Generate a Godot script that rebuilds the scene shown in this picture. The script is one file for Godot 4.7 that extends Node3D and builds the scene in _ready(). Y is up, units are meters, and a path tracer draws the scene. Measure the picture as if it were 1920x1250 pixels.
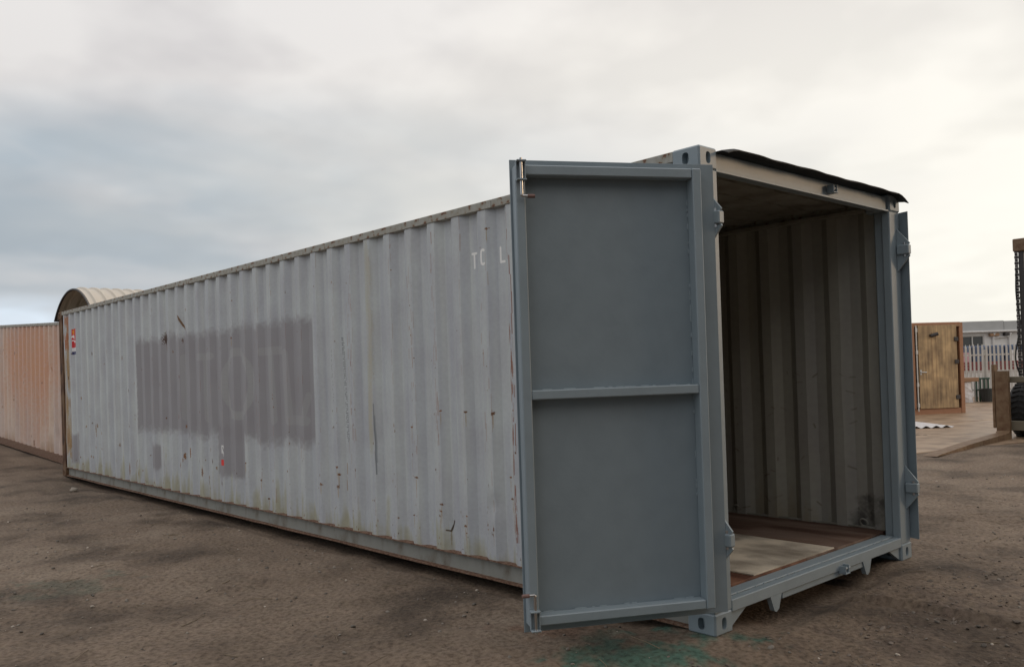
extends Node3D
# Coordinates used in the builders: V(u, y, v) with u across the container (towards its right wall),
# y up, v along it (away from its doors). World: x = u, y = y, z = -v. Metres.

const W := 2.438
const H := 2.591
const L := 12.192
const PITCH := 0.2895
const PHASE := 1.79

var M := {}
var names := {}


func V(u: float, y: float, v: float) -> Vector3:
	return Vector3(u, y, -v)


func lin(r: float, g: float, b: float) -> Color:
	return Color(r, g, b).linear_to_srgb()


func noise(seed_: int, freq: float, oct: int = 4, type: int = FastNoiseLite.TYPE_SIMPLEX_SMOOTH) -> FastNoiseLite:
	var n := FastNoiseLite.new()
	n.seed = seed_
	n.frequency = freq
	n.noise_type = type
	n.fractal_octaves = oct
	return n


# ------------------------------------------------------------------ mesh collector
class MB:
	var p := PackedVector3Array()
	var n := PackedVector3Array()
	var t := PackedVector2Array()
	var c := PackedColorArray()
	var idx := PackedInt32Array()

	func tri_n(a: Vector3, b: Vector3, d: Vector3, out: Vector3) -> void:
		var g := (b - a).cross(d - a)
		if g.length_squared() < 1e-16:
			return
		if g.dot(out) < 0.0:
			var q := b
			b = d
			d = q
			g = -g
		g = g.normalized()
		var k := p.size()
		# front faces run clockwise
		p.append_array([a, d, b])
		n.append_array([g, g, g])
		t.append_array([Vector2.ZERO, Vector2.ZERO, Vector2.ZERO])
		idx.append_array([k, k + 1, k + 2])

	func quad(a: Vector3, b: Vector3, d: Vector3, e: Vector3, out: Vector3) -> void:
		tri_n(a, b, d, out)
		tri_n(a, d, e, out)

	# quad with given normals and uvs (a b / e d strip), outward hint decides winding
	func quad_s(a: Vector3, b: Vector3, d: Vector3, e: Vector3, na: Vector3, nb: Vector3, nd: Vector3, ne: Vector3, ua: Vector2, ub: Vector2, ud: Vector2, ue: Vector2) -> void:
		var k := p.size()
		p.append_array([a, b, d, e])
		n.append_array([na, nb, nd, ne])
		t.append_array([ua, ub, ud, ue])
		var g := (b - a).cross(d - a)
		if g.dot(na + nd) > 0.0:
			idx.append_array([k, k + 2, k + 1, k, k + 3, k + 2])
		else:
			idx.append_array([k, k + 1, k + 2, k, k + 2, k + 3])

	func box(lo: Vector3, hi: Vector3, bev := 0.0, xf := Transform3D.IDENTITY) -> void:
		var a := Vector3(min(lo.x, hi.x), min(lo.y, hi.y), min(lo.z, hi.z))
		var b := Vector3(max(lo.x, hi.x), max(lo.y, hi.y), max(lo.z, hi.z))
		var ce := (a + b) * 0.5
		var h := (b - a) * 0.5
		var v: float = min(bev, 0.45 * min(h.x, min(h.y, h.z)))
		for ax in 3:
			var bx := (ax + 1) % 3
			var cx := (ax + 2) % 3
			for s in [-1.0, 1.0]:
				var o := Vector3.ZERO
				o[ax] = s
				var q: Array[Vector3] = []
				for st in [[-1, -1], [1, -1], [1, 1], [-1, 1]]:
					var w := Vector3.ZERO
					w[ax] = s * h[ax]
					w[bx] = st[0] * (h[bx] - v)
					w[cx] = st[1] * (h[cx] - v)
					q.append(xf * (ce + w))
				quad(q[0], q[1], q[2], q[3], xf.basis * o)
		if v > 0.0:
			for ax in 3:
				var bx := (ax + 1) % 3
				var cx := (ax + 2) % 3
				for s in [-1.0, 1.0]:
					for r in [-1.0, 1.0]:
						var q: Array[Vector3] = []
						for e in [[-1.0, 0], [1.0, 0], [1.0, 1], [-1.0, 1]]:
							var w := Vector3.ZERO
							w[ax] = e[0] * (h[ax] - v)
							w[bx] = s * (h[bx] - (v if e[1] == 1 else 0.0))
							w[cx] = r * (h[cx] - (0.0 if e[1] == 1 else v))
							q.append(xf * (ce + w))
						var o := Vector3.ZERO
						o[bx] = s
						o[cx] = r
						quad(q[0], q[1], q[2], q[3], xf.basis * o)
			for s in [-1.0, 1.0]:
				for r in [-1.0, 1.0]:
					for u in [-1.0, 1.0]:
						var o := Vector3(s, r, u)
						tri_n(xf * (ce + Vector3(s * h.x, r * (h.y - v), u * (h.z - v))), xf * (ce + Vector3(s * (h.x - v), r * h.y, u * (h.z - v))), xf * (ce + Vector3(s * (h.x - v), r * (h.y - v), u * h.z)), xf.basis * o)

	# polygon (in the plane o + x*ex + y*ey) extruded by ez
	func prism(poly: PackedVector2Array, o: Vector3, ex: Vector3, ey: Vector3, ez: Vector3) -> void:
		var tr := Geometry2D.triangulate_polygon(poly)
		var mid := Vector2.ZERO
		for q in poly:
			mid += q
		mid /= poly.size()
		for k in range(0, tr.size(), 3):
			var a := o + ex * poly[tr[k]].x + ey * poly[tr[k]].y
			var b := o + ex * poly[tr[k + 1]].x + ey * poly[tr[k + 1]].y
			var d := o + ex * poly[tr[k + 2]].x + ey * poly[tr[k + 2]].y
			tri_n(a, b, d, -ez)
			tri_n(a + ez, b + ez, d + ez, ez)
		var cw := Geometry2D.is_polygon_clockwise(poly)
		for k in poly.size():
			var q := poly[k]
			var r := poly[(k + 1) % poly.size()]
			var e := r - q
			var out2 := Vector2(e.y, -e.x) * (-1.0 if cw else 1.0)
			var a := o + ex * q.x + ey * q.y
			var b := o + ex * r.x + ey * r.y
			quad(a, b, b + ez, a + ez, ex * out2.x + ey * out2.y)

	# round bar along a path, smooth shaded
	func tube(path: Array, r: float, seg := 10, caps := true) -> void:
		var rings: Array = []
		var nr: Array = []
		var up := Vector3.ZERO
		for i in path.size():
			var d: Vector3 = (path[min(i + 1, path.size() - 1)] - path[max(i - 1, 0)]).normalized()
			if up == Vector3.ZERO:
				up = d.cross(Vector3(0.3, 0.2, 0.93)).normalized()
			up = (up - d * up.dot(d)).normalized()
			var sd := d.cross(up)
			var a: Array[Vector3] = []
			var b: Array[Vector3] = []
			for k in seg:
				var o := up * cos(TAU * k / seg) + sd * sin(TAU * k / seg)
				a.append(path[i] + o * r)
				b.append(o)
			rings.append(a)
			nr.append(b)
		for i in path.size() - 1:
			for k in seg:
				var j := (k + 1) % seg
				quad_s(rings[i][k], rings[i][j], rings[i + 1][j], rings[i + 1][k], nr[i][k], nr[i][j], nr[i + 1][j], nr[i + 1][k], Vector2.ZERO, Vector2.ZERO, Vector2.ZERO, Vector2.ZERO)
		if caps:
			for e in [0, path.size() - 1]:
				var d: Vector3 = (path[1] - path[0]) * -1.0 if e == 0 else path[e] - path[e - 1]
				for k in range(1, seg - 1):
					tri_n(rings[e][0], rings[e][k], rings[e][k + 1], d)

	# lathe: profile of (radius, along) about the axis from o
	func lathe(prof: Array, o: Vector3, axis: Vector3, seg := 24) -> void:
		var up := axis.cross(Vector3(0.31, 0.17, 0.91)).normalized()
		var sd := axis.cross(up)
		for i in prof.size() - 1:
			var a: Vector2 = prof[i]
			var b: Vector2 = prof[i + 1]
			var e := b - a
			var nn := Vector2(e.y, -e.x)
			if nn.length() < 1e-9:
				continue
			nn = nn.normalized()
			for k in seg:
				var d0 := up * cos(TAU * k / seg) + sd * sin(TAU * k / seg)
				var d1 := up * cos(TAU * (k + 1) / seg) + sd * sin(TAU * (k + 1) / seg)
				var n0 := d0 * nn.x + axis * nn.y
				var n1 := d1 * nn.x + axis * nn.y
				quad_s(o + d0 * a.x + axis * a.y, o + d1 * a.x + axis * a.y, o + d1 * b.x + axis * b.y, o + d0 * b.x + axis * b.y, n0, n1, n1, n0, Vector2.ZERO, Vector2.ZERO, Vector2.ZERO, Vector2.ZERO)

	func mesh(mat: Material) -> ArrayMesh:
		var arr := []
		arr.resize(Mesh.ARRAY_MAX)
		arr[Mesh.ARRAY_VERTEX] = p
		arr[Mesh.ARRAY_NORMAL] = n
		arr[Mesh.ARRAY_TEX_UV] = t
		arr[Mesh.ARRAY_INDEX] = idx
		if c.size() == p.size():
			arr[Mesh.ARRAY_COLOR] = c
		var m := ArrayMesh.new()
		m.add_surface_from_arrays(Mesh.PRIMITIVE_TRIANGLES, arr)
		m.surface_set_material(0, mat)
		return m


func numbered(called: String) -> String:
	var k: int = names.get(called, 0)
	names[called] = k + 1
	return called if k == 0 else "%s_%03d" % [called, k]


func put(called: String, mb: MB, mat: Material, parent: Node3D = self) -> MeshInstance3D:
	var o := MeshInstance3D.new()
	o.name = numbered(called) if parent == self else called
	o.mesh = mb.mesh(mat)
	parent.add_child(o, true)
	return o


func inst(called: String, mesh: Mesh, xf: Transform3D, parent: Node3D) -> MeshInstance3D:
	var o := MeshInstance3D.new()
	o.name = numbered(called) if parent == self else called
	o.mesh = mesh
	o.transform = xf
	parent.add_child(o, true)
	return o


func thing(called: String, label: String, category: String, xf := Transform3D.IDENTITY, group := "") -> Node3D:
	var o := Node3D.new()
	o.name = numbered(called)
	add_child(o)
	o.transform = xf
	tag(o, label, category, group)
	return o


func tag(o: Node3D, label: String, category: String, group := "") -> Node3D:
	o.set_meta("label", label)
	o.set_meta("category", category)
	if group:
		o.set_meta("group", group)
	return o


func node(called: String, parent: Node3D, xf := Transform3D.IDENTITY) -> Node3D:
	var o := Node3D.new()
	o.name = called
	o.transform = xf
	parent.add_child(o, true)
	return o


# ------------------------------------------------------------------ materials
func mat(color: Color, rough := 0.6, metal := 0.0, tex: Texture2D = null, scale := 1.0, bump: Texture2D = null, bump_cm := 0.0) -> StandardMaterial3D:
	var m := StandardMaterial3D.new()
	m.albedo_color = color
	m.roughness = rough
	m.metallic = metal
	if tex:
		m.albedo_texture = tex
		m.uv1_triplanar = true
		m.uv1_scale = Vector3.ONE * scale
	if bump:
		m.normal_enabled = true
		m.normal_texture = bump
		m.normal_scale = bump_cm
		m.uv1_triplanar = true
		m.uv1_scale = Vector3.ONE * scale
	return m


# a tiling colour sheet: colours of a ramp picked by layered noise
func sheet(seed_: int, size: int, freq: float, ramp: Array, stretch := 1, oct := 5) -> ImageTexture:
	var n := noise(seed_, freq, oct)
	var im := n.get_seamless_image(size, max(8, size / stretch))
	if stretch > 1:
		im.resize(size, size, Image.INTERPOLATE_CUBIC)
	var fine := noise(seed_ + 7, 0.23, 2).get_seamless_image(size, size)
	var a := im.get_data()
	var b := fine.get_data()
	var lut: Array[Color] = []
	for k in 256:
		var x := k / 255.0
		var col: Color = ramp[0][1]
		for j in ramp.size() - 1:
			if x >= ramp[j][0]:
				var s: float = clamp((x - ramp[j][0]) / max(1e-4, ramp[j + 1][0] - ramp[j][0]), 0.0, 1.0)
				col = ramp[j][1].lerp(ramp[j + 1][1], s)
		lut.append(col)
	var out := PackedByteArray()
	out.resize(size * size * 3)
	for i in size * size:
		var k: int = clampi(a[i] + (int(b[i]) - 128) / 5, 0, 255)
		var col := lut[k]
		out[i * 3] = col.r8
		out[i * 3 + 1] = col.g8
		out[i * 3 + 2] = col.b8
	return ImageTexture.create_from_image(Image.create_from_data(size, size, false, Image.FORMAT_RGB8, out))


# weathered grey ply with golden sunlight painted in, crossed by upright grain and drips
func weathered_ply() -> ImageTexture:
	var n := 512
	var big := noise(201, 0.006, 4).get_seamless_image(n, n).get_data()
	var gi := noise(202, 0.05, 4).get_seamless_image(n, n / 16)
	gi.resize(n, n, Image.INTERPOLATE_CUBIC)
	var grain := gi.get_data()
	var out := PackedByteArray()
	out.resize(n * n * 3)
	for i in n * n:
		var k := big[i] / 255.0
		var g := grain[i] / 255.0
		var t: float = clamp(k * 0.7 + g * 0.5 - 0.05, 0.0, 1.0)
		var col := c8(126, 116, 106).lerp(c8(255, 238, 208), t)
		out[i * 3] = col.r8
		out[i * 3 + 1] = col.g8
		out[i * 3 + 2] = col.b8
	return ImageTexture.create_from_image(Image.create_from_data(n, n, false, Image.FORMAT_RGB8, out))


func relief(seed_: int, size: int, freq: float, strength: float, oct := 5) -> ImageTexture:
	var im := noise(seed_, freq, oct).get_seamless_image(size, size)
	im.convert(Image.FORMAT_RGBA8)
	im.bump_map_to_normal_map(strength)
	return ImageTexture.create_from_image(im)


func c8(r: int, g: int, b: int) -> Color:
	return Color8(r, g, b)


# ------------------------------------------------------------------ painted wall sheets
var P_img: Image
var P_v0 := 0.0
var P_ppm := 1.0
var P_n: FastNoiseLite


func dab(v: float, y: float, rv: float, ry: float, col: Color, k: float, rough := 0.5) -> void:
	var cx := (v - P_v0) * P_ppm
	var cy := (2.6 - y) * P_ppm
	var ax: float = max(rv * P_ppm, 0.7)
	var ay: float = max(ry * P_ppm, 0.7)
	for j in range(max(0, int(cy - ay * 1.5)), min(P_img.get_height(), int(cy + ay * 1.5) + 2)):
		for i in range(max(0, int(cx - ax * 1.5)), min(P_img.get_width(), int(cx + ax * 1.5) + 2)):
			var d := Vector2((i - cx) / ax, (j - cy) / ay).length()
			d += rough * P_n.get_noise_2d(i * 3.0, j * 3.0)
			var a: float = clamp((1.12 - d) * 2.6, 0.0, 1.0) * k
			if a > 0.0:
				P_img.set_pixel(i, j, P_img.get_pixel(i, j).lerp(col, a))


# stroke between two wall points
func stroke(a: Vector2, b: Vector2, half: float, col: Color, k := 1.0) -> void:
	var pa := Vector2((a.x - P_v0) * P_ppm, (2.6 - a.y) * P_ppm)
	var pb := Vector2((b.x - P_v0) * P_ppm, (2.6 - b.y) * P_ppm)
	var r := half * P_ppm
	for j in range(max(0, int(min(pa.y, pb.y) - r - 1)), min(P_img.get_height(), int(max(pa.y, pb.y) + r) + 2)):
		for i in range(max(0, int(min(pa.x, pb.x) - r - 1)), min(P_img.get_width(), int(max(pa.x, pb.x) + r) + 2)):
			var q := Vector2(i, j)
			var d := q.distance_to(Geometry2D.get_closest_point_to_segment(q, pa, pb))
			var al: float = clamp(r - d + 0.5, 0.0, 1.0) * k
			if al > 0.0:
				P_img.set_pixel(i, j, P_img.get_pixel(i, j).lerp(col, al))


func rect(v1: float, y1: float, v2: float, y2: float, col: Color, k := 1.0) -> void:
	for j in range(max(0, int((2.6 - max(y1, y2)) * P_ppm)), min(P_img.get_height(), int((2.6 - min(y1, y2)) * P_ppm) + 1)):
		for i in range(max(0, int((min(v1, v2) - P_v0) * P_ppm)), min(P_img.get_width(), int((max(v1, v2) - P_v0) * P_ppm) + 1)):
			P_img.set_pixel(i, j, P_img.get_pixel(i, j).lerp(col, k))


# broken vertical line of rust or rub marks along a ridge
func scratch_line(v: float, y0: float, y1: float, col: Color, rng: RandomNumberGenerator, k: float) -> void:
	var y := y0
	while y < y1:
		var l := rng.randf_range(0.02, 0.14)
		if rng.randf() < 0.6:
			var o := rng.randf_range(-0.012, 0.012)
			stroke(Vector2(v + o, y), Vector2(v + o + rng.randf_range(-0.004, 0.004), y + l), rng.randf_range(0.0012, 0.0045), col, k * rng.randf_range(0.3, 1.0))
		y += l * rng.randf_range(0.7, 1.8)


func wall_base(w: int, h: int, base: Color, seed_: int, grime: Color) -> void:
	var mott := noise(seed_, 0.006, 5).get_image(w, h).get_data()
	var fine := noise(seed_ + 1, 0.08, 3).get_image(w, h).get_data()
	var si := noise(seed_ + 2, 0.03, 4).get_image(w, max(8, h / 24))
	si.resize(w, h, Image.INTERPOLATE_CUBIC)
	var streak := si.get_data()
	var out := PackedByteArray()
	out.resize(w * h * 3)
	var br := base.r * 255.0
	var bg := base.g * 255.0
	var bb := base.b * 255.0
	var i := 0
	for j in h:
		var y := 2.6 - j / P_ppm
		var low := 0.34 - y
		for x in w:
			var m := (mott[i] - 128) / 128.0
			var s := (streak[i] - 128) / 128.0
			var f := 1.0 + m * 0.035 + s * 0.045 + (fine[i] - 128) / 128.0 * 0.025
			var r := br * f
			var g := bg * (f + m * 0.008)
			var b := bb * (f - s * 0.02)
			if low > -0.3:
				var k: float = clamp((low * 1.6 + s * 0.4 + m * 0.35 - 0.06) * 1.3, 0.0, 0.5)
				r += (grime.r * 255.0 * f - r) * k
				g += (grime.g * 255.0 * f - g) * k
				b += (grime.b * 255.0 * f - b) * k
			out[i * 3] = clampi(int(r), 0, 255)
			out[i * 3 + 1] = clampi(int(g), 0, 255)
			out[i * 3 + 2] = clampi(int(b), 0, 255)
			i += 1
	P_img = Image.create_from_data(w, h, false, Image.FORMAT_RGB8, out)


const RUST := Color(0.52, 0.31, 0.14)
const RUST_DARK := Color(0.24, 0.14, 0.09)


# grey overspray that covers old lettering
func overspray(v1: float, v2: float, y1: float, y2: float, col: Color, soft: float) -> void:
	for j in range(max(0, int((2.6 - y2 - soft) * P_ppm)), min(P_img.get_height(), int((2.6 - y1 + soft) * P_ppm) + 1)):
		for i in range(max(0, int((v1 - soft - P_v0) * P_ppm)), min(P_img.get_width(), int((v2 + soft - P_v0) * P_ppm) + 1)):
			var v := P_v0 + i / P_ppm
			var y := 2.6 - j / P_ppm
			var e: float = min(min(v - v1, v2 - v) * 4.0, min(y - y1, y2 - y))
			var nz := P_n.get_noise_2d(v * 60.0, y * 22.0) * soft * 0.6 + P_n.get_noise_2d(v * 260.0, y * 260.0) * soft * 0.5
			var a: float = clamp((e + nz) / soft + 0.5, 0.0, 1.0)
			a *= 0.88 + 0.12 * P_n.get_noise_2d(v * 30.0 + 90.0, y * 30.0)
			if a > 0.0:
				P_img.set_pixel(i, j, P_img.get_pixel(i, j).lerp(col, a))


func paint_near_wall() -> Texture2D:
	P_v0 = 0.0
	P_ppm = 2048.0 / 6.096
	P_n = noise(41, 0.05, 3)
	wall_base(2048, 874, c8(189, 194, 197), 11, c8(143, 135, 98))
	var rng := RandomNumberGenerator.new()
	rng.seed = 5
	var spray := c8(153, 151, 155)
	overspray(4.19, 8.7, 0.83, 1.96, spray, 0.1)
	overspray(5.67, 6.32, 0.42, 0.95, spray, 0.06)
	# lettering that shows through the overspray
	var ghost := c8(170, 171, 172)
	for k in 40:
		var a := TAU * k / 40
		var b := TAU * (k + 1) / 40
		stroke(Vector2(5.76 + cos(a) * 0.31, 1.39 + sin(a) * 0.33), Vector2(5.76 + cos(b) * 0.31, 1.39 + sin(b) * 0.33), 0.045, ghost, 0.45)
	stroke(Vector2(5.2, 1.7), Vector2(4.78, 1.7), 0.04, ghost, 0.6)
	stroke(Vector2(4.97, 1.68), Vector2(4.95, 1.04), 0.05, ghost, 0.6)
	stroke(Vector2(4.68, 1.66), Vector2(4.65, 1.04), 0.05, ghost, 0.6)
	stroke(Vector2(4.65, 1.04), Vector2(4.34, 1.04), 0.045, ghost, 0.6)
	stroke(Vector2(4.36, 1.1), Vector2(4.3, 1.27), 0.03, ghost, 0.6)
	# chalky rub marks down the ridges
	for k in range(-5, 16):
		var v := PHASE + k * PITCH
		if v < 0.2 or v > 6.0:
			continue
		scratch_line(v - 0.034, 0.25, 2.45, c8(150, 112, 96), rng, 0.35)
		if k % 3 == 0:
			scratch_line(v + 0.03, 0.7, 2.2, c8(150, 110, 92), rng, 0.45)
	for v in [2.365, 2.657, 3.53]:
		scratch_line(v, 0.9, 2.4, c8(138, 92, 76), rng, 0.7)
		scratch_line(v - 0.02, 0.5, 2.1, c8(146, 98, 80), rng, 0.6)
	# old yellowed ridge and the reddish run beside the door
	for k in 60:
		dab(3.236 + rng.randf_range(-0.03, 0.03), rng.randf_range(0.9, 2.5), 0.03, 0.14, c8(182, 180, 162), 0.14)
	for q in 3:
		scratch_line(1.548 - q * 0.012, 0.3, 2.4, c8(120, 66, 52), rng, 0.8)
	for k in 24:
		dab(1.54 + rng.randf_range(-0.015, 0.02), rng.randf_range(0.3, 1.7), 0.008, rng.randf_range(0.02, 0.08), c8(136, 86, 66), 0.6)
	# stencilled data, worn to dashes
	for k in 60:
		var s := k / 59.0
		for q in 3:
			if rng.randf() < 0.72:
				dab(3.7 - s * 0.035 + (q - 1) * 0.013, 1.76 - s * 0.88, 0.004, 0.0045, c8(44, 46, 50), 0.85, 0.2)
	for k in 34:
		if rng.randf() < 0.6:
			dab(3.834 - k * 0.0005 + rng.randf_range(-0.006, 0.006), 1.66 - k * 0.0135, 0.003, 0.005, c8(66, 68, 72), 0.7, 0.2)
	# dark rubbed scar, torn fold
	stroke(Vector2(3.2, 1.2), Vector2(3.19, 0.64), 0.006, c8(104, 110, 114), 0.6)
	stroke(Vector2(3.197, 1.1), Vector2(3.19, 0.74), 0.012, c8(128, 134, 138), 0.5)
	stroke(Vector2(2.245, 0.36), Vector2(2.278, 0.285), 0.006, c8(58, 44, 34), 0.95)
	stroke(Vector2(2.278, 0.285), Vector2(2.31, 0.29), 0.005, c8(70, 52, 38), 0.9)
	dab(2.276, 0.24, 0.006, 0.06, c8(126, 110, 80), 0.5)
	# rust
	for q in [[2.68, 0.363, 0.013], [2.337, 0.476, 0.02], [2.067, 0.351, 0.016], [2.058, 0.3, 0.012], [2.346, 0.425, 0.014], [2.678, 1.031, 0.012], [2.321, 1.157, 0.012], [2.032, 1.153, 0.014], [1.741, 1.146, 0.016], [1.746, 2.404, 0.014], [2.644, 0.649, 0.018], [1.602, 0.577, 0.026], [4.077, 0.491, 0.03], [3.774, 0.596, 0.025], [3.789, 0.49, 0.035], [3.797, 0.654, 0.02], [5.237, 0.438, 0.03], [5.583, 0.586, 0.03], [5.157, 0.262, 0.02], [5.834, 1.868, 0.035], [2.36, 0.39, 0.012], [1.62, 0.72, 0.012], [2.05, 0.42, 0.01]]:
		dab(q[0], q[1], minf(q[2], 0.018) * rng.randf_range(0.7, 1.2), minf(q[2], 0.018) * rng.randf_range(0.35, 0.8), RUST.lerp(RUST_DARK, rng.randf_range(0.0, 0.6)), 0.85, 0.9)
		dab(q[0], q[1] - 0.05, q[2] * 0.3, 0.05, c8(160, 126, 84), 0.4)
	for q in [[3.63, 1.02, 0.78], [3.6, 0.66, 0.4], [1.57, 0.5, 0.36], [3.7, 0.62, 0.46]]:
		scratch_line(q[0], q[2], q[1], RUST, rng, 0.95)
		scratch_line(q[0] + 0.01, q[2], q[1], RUST, rng, 0.8)
	for k in 240:
		var v := PHASE + rng.randi_range(-5, 15) * PITCH + rng.randf_range(-0.05, 0.05)
		var y := 0.16 + pow(rng.randf(), 1.7) * 2.2
		dab(v, y, rng.randf_range(0.002, 0.007), rng.randf_range(0.002, 0.012), RUST.lerp(RUST_DARK, rng.randf()), rng.randf_range(0.3, 0.85), 0.9)
	# serial letters
	var white := c8(246, 246, 243)
	stroke(Vector2(1.949, 2.257), Vector2(1.905, 2.257), 0.0085, white)
	stroke(Vector2(1.927, 2.255), Vector2(1.927, 2.158), 0.0085, white)
	var pts: Array[Vector2] = []
	for k in 19:
		var a := deg_to_rad(50.0 + k * 260.0 / 18.0)
		pts.append(Vector2(1.789 - cos(a) * 0.019, 2.215 + sin(a) * 0.019 + clamp(sin(a) * 2.0, -1.0, 1.0) * 0.03))
	for k in 18:
		stroke(pts[k], pts[k + 1], 0.0085, white)
	stroke(Vector2(1.652, 2.264), Vector2(1.652, 2.168), 0.0085, white)
	stroke(Vector2(1.652, 2.168), Vector2(1.614, 2.168), 0.0085, white)
	return ImageTexture.create_from_image(P_img)


func paint_far_wall() -> Texture2D:
	P_v0 = 6.096
	P_ppm = 2048.0 / 6.096
	P_n = noise(41, 0.05, 3)
	wall_base(2048, 874, c8(189, 194, 197), 21, c8(143, 135, 98))
	var rng := RandomNumberGenerator.new()
	rng.seed = 9
	var spray := c8(153, 151, 155)
	overspray(4.19, 8.7, 0.83, 1.96, spray, 0.1)
	overspray(5.67, 6.32, 0.42, 0.95, spray, 0.06)
	overspray(7.95, 8.24, 0.37, 0.66, spray, 0.06)
	overspray(11.3, 11.83, 0.25, 0.67, spray, 0.06)
	var ghost := c8(170, 171, 172)
	for k in 40:
		var a := TAU * k / 40
		var b := TAU * (k + 1) / 40
		stroke(Vector2(5.76 + cos(a) * 0.31, 1.39 + sin(a) * 0.33), Vector2(5.76 + cos(b) * 0.31, 1.39 + sin(b) * 0.33), 0.045, ghost, 0.45)
	stroke(Vector2(6.8, 1.7), Vector2(6.38, 1.7), 0.04, ghost, 0.6)
	stroke(Vector2(6.58, 1.68), Vector2(6.58, 1.02), 0.05, ghost, 0.6)
	stroke(Vector2(7.19, 1.7), Vector2(7.19, 1.03), 0.05, ghost, 0.45)
	# ochre run beside the far post
	for k in 130:
		var v := rng.randf_range(11.75, 12.08)
		dab(v, rng.randf_range(0.3, 2.45), rng.randf_range(0.01, 0.03), rng.randf_range(0.05, 0.3), c8(172, 136, 78).lerp(c8(140, 92, 52), rng.randf()), 0.35)
	for k in 12:
		dab(11.86 + rng.randf_range(-0.04, 0.04), rng.randf_range(2.0, 2.48), 0.02, 0.08, c8(168, 96, 56), 0.6)
	# old burn mark and bent weld
	dab(7.709, 1.95, 0.09, 0.075, RUST_DARK, 0.9, 0.7)
	dab(7.7, 1.85, 0.05, 0.05, c8(120, 84, 62), 0.6)
	stroke(Vector2(7.26, 2.19), Vector2(7.2, 2.08), 0.012, c8(112, 82, 52), 0.9)
	stroke(Vector2(7.2, 2.08), Vector2(7.09, 1.96), 0.01, c8(112, 82, 52), 0.9)
	for k in range(15, 37):
		var v := PHASE + k * PITCH
		scratch_line(v - 0.03, 0.25, 2.45, c8(150, 116, 98), rng, 0.4)
	for q in [[6.06, 1.829, 0.03], [10.478, 0.783, 0.045], [10.47, 0.7, 0.03], [10.476, 0.529, 0.02], [9.39, 0.793, 0.045], [9.4, 0.7, 0.05], [7.218, 0.57, 0.03], [6.694, 0.42, 0.04], [9.052, 0.299, 0.04], [8.551, 0.331, 0.05], [7.0, 0.62, 0.03], [8.9, 0.36, 0.03]]:
		dab(q[0], q[1], q[2] * 0.5, q[2] * rng.randf_range(0.8, 2.0), RUST.lerp(RUST_DARK, rng.randf_range(0.0, 0.4)), 0.85, 0.9)
	for k in 140:
		var v := rng.randf_range(6.1, 12.1)
		dab(v, 0.18 + pow(rng.randf(), 1.8) * 2.1, rng.randf_range(0.004, 0.012), rng.randf_range(0.004, 0.03), RUST.lerp(RUST_DARK, rng.randf()), rng.randf_range(0.3, 0.8), 0.9)
	# torn white paper and red tag on the overspray
	rect(6.04, 0.63, 6.15, 0.74, c8(226, 226, 224))
	dab(6.13, 0.64, 0.03, 0.02, spray, 0.9)
	dab(6.06, 0.72, 0.02, 0.02, spray, 0.9)
	stroke(Vector2(6.12, 0.72), Vector2(6.08, 0.66), 0.008, c8(96, 96, 100), 0.7)
	rect(6.05, 0.53, 6.16, 0.59, c8(236, 60, 52))
	# red advert, cut down to its last letters
	rect(11.32, 1.9, 11.57, 2.285, c8(200, 32, 38))
	rect(11.32, 1.9, 11.57, 1.945, c8(46, 48, 92))
	rect(11.32, 1.945, 11.57, 2.0, c8(222, 222, 224))
	dab(11.53, 2.245, 0.035, 0.045, c8(236, 160, 52), 0.95, 0.3)
	var w := c8(240, 240, 240)
	stroke(Vector2(11.565, 2.17), Vector2(11.545, 2.185), 0.012, w)
	stroke(Vector2(11.545, 2.185), Vector2(11.485, 2.085), 0.016, w)
	stroke(Vector2(11.56, 2.115), Vector2(11.51, 2.115), 0.009, w)
	stroke(Vector2(11.42, 2.185), Vector2(11.42, 2.09), 0.019, w)
	stroke(Vector2(11.42, 2.09), Vector2(11.345, 2.09), 0.016, w)
	for k in 8:
		rect(11.345 + k * 0.025, 1.912, 11.36 + k * 0.025, 1.932, c8(120, 122, 150), 0.7)
	return ImageTexture.create_from_image(P_img)


# lining of the far side: cream paint with scuffs, and soot burnt on beside the doors
func paint_lining() -> Texture2D:
	P_v0 = 0.0
	P_ppm = 2048.0 / 12.0
	P_n = noise(49, 0.05, 4)
	wall_base(2048, 443, c8(152, 151, 143), 61, c8(140, 130, 108))
	var rng := RandomNumberGenerator.new()
	rng.seed = 23
	for k in 26:
		dab(rng.randf_range(0.16, 0.38), rng.randf_range(0.18, 0.42), rng.randf_range(0.02, 0.06), rng.randf_range(0.02, 0.08), c8(46, 45, 44), 0.16, 0.4)
	for k in 120:
		var v := rng.randf_range(0.3, 5.0)
		var y := rng.randf_range(0.2, 1.4)
		stroke(Vector2(v, y), Vector2(v + rng.randf_range(-0.06, 0.06), y + rng.randf_range(-0.03, 0.03)), 0.004, c8(92, 84, 74), rng.randf_range(0.2, 0.7))
	return ImageTexture.create_from_image(P_img)


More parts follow.
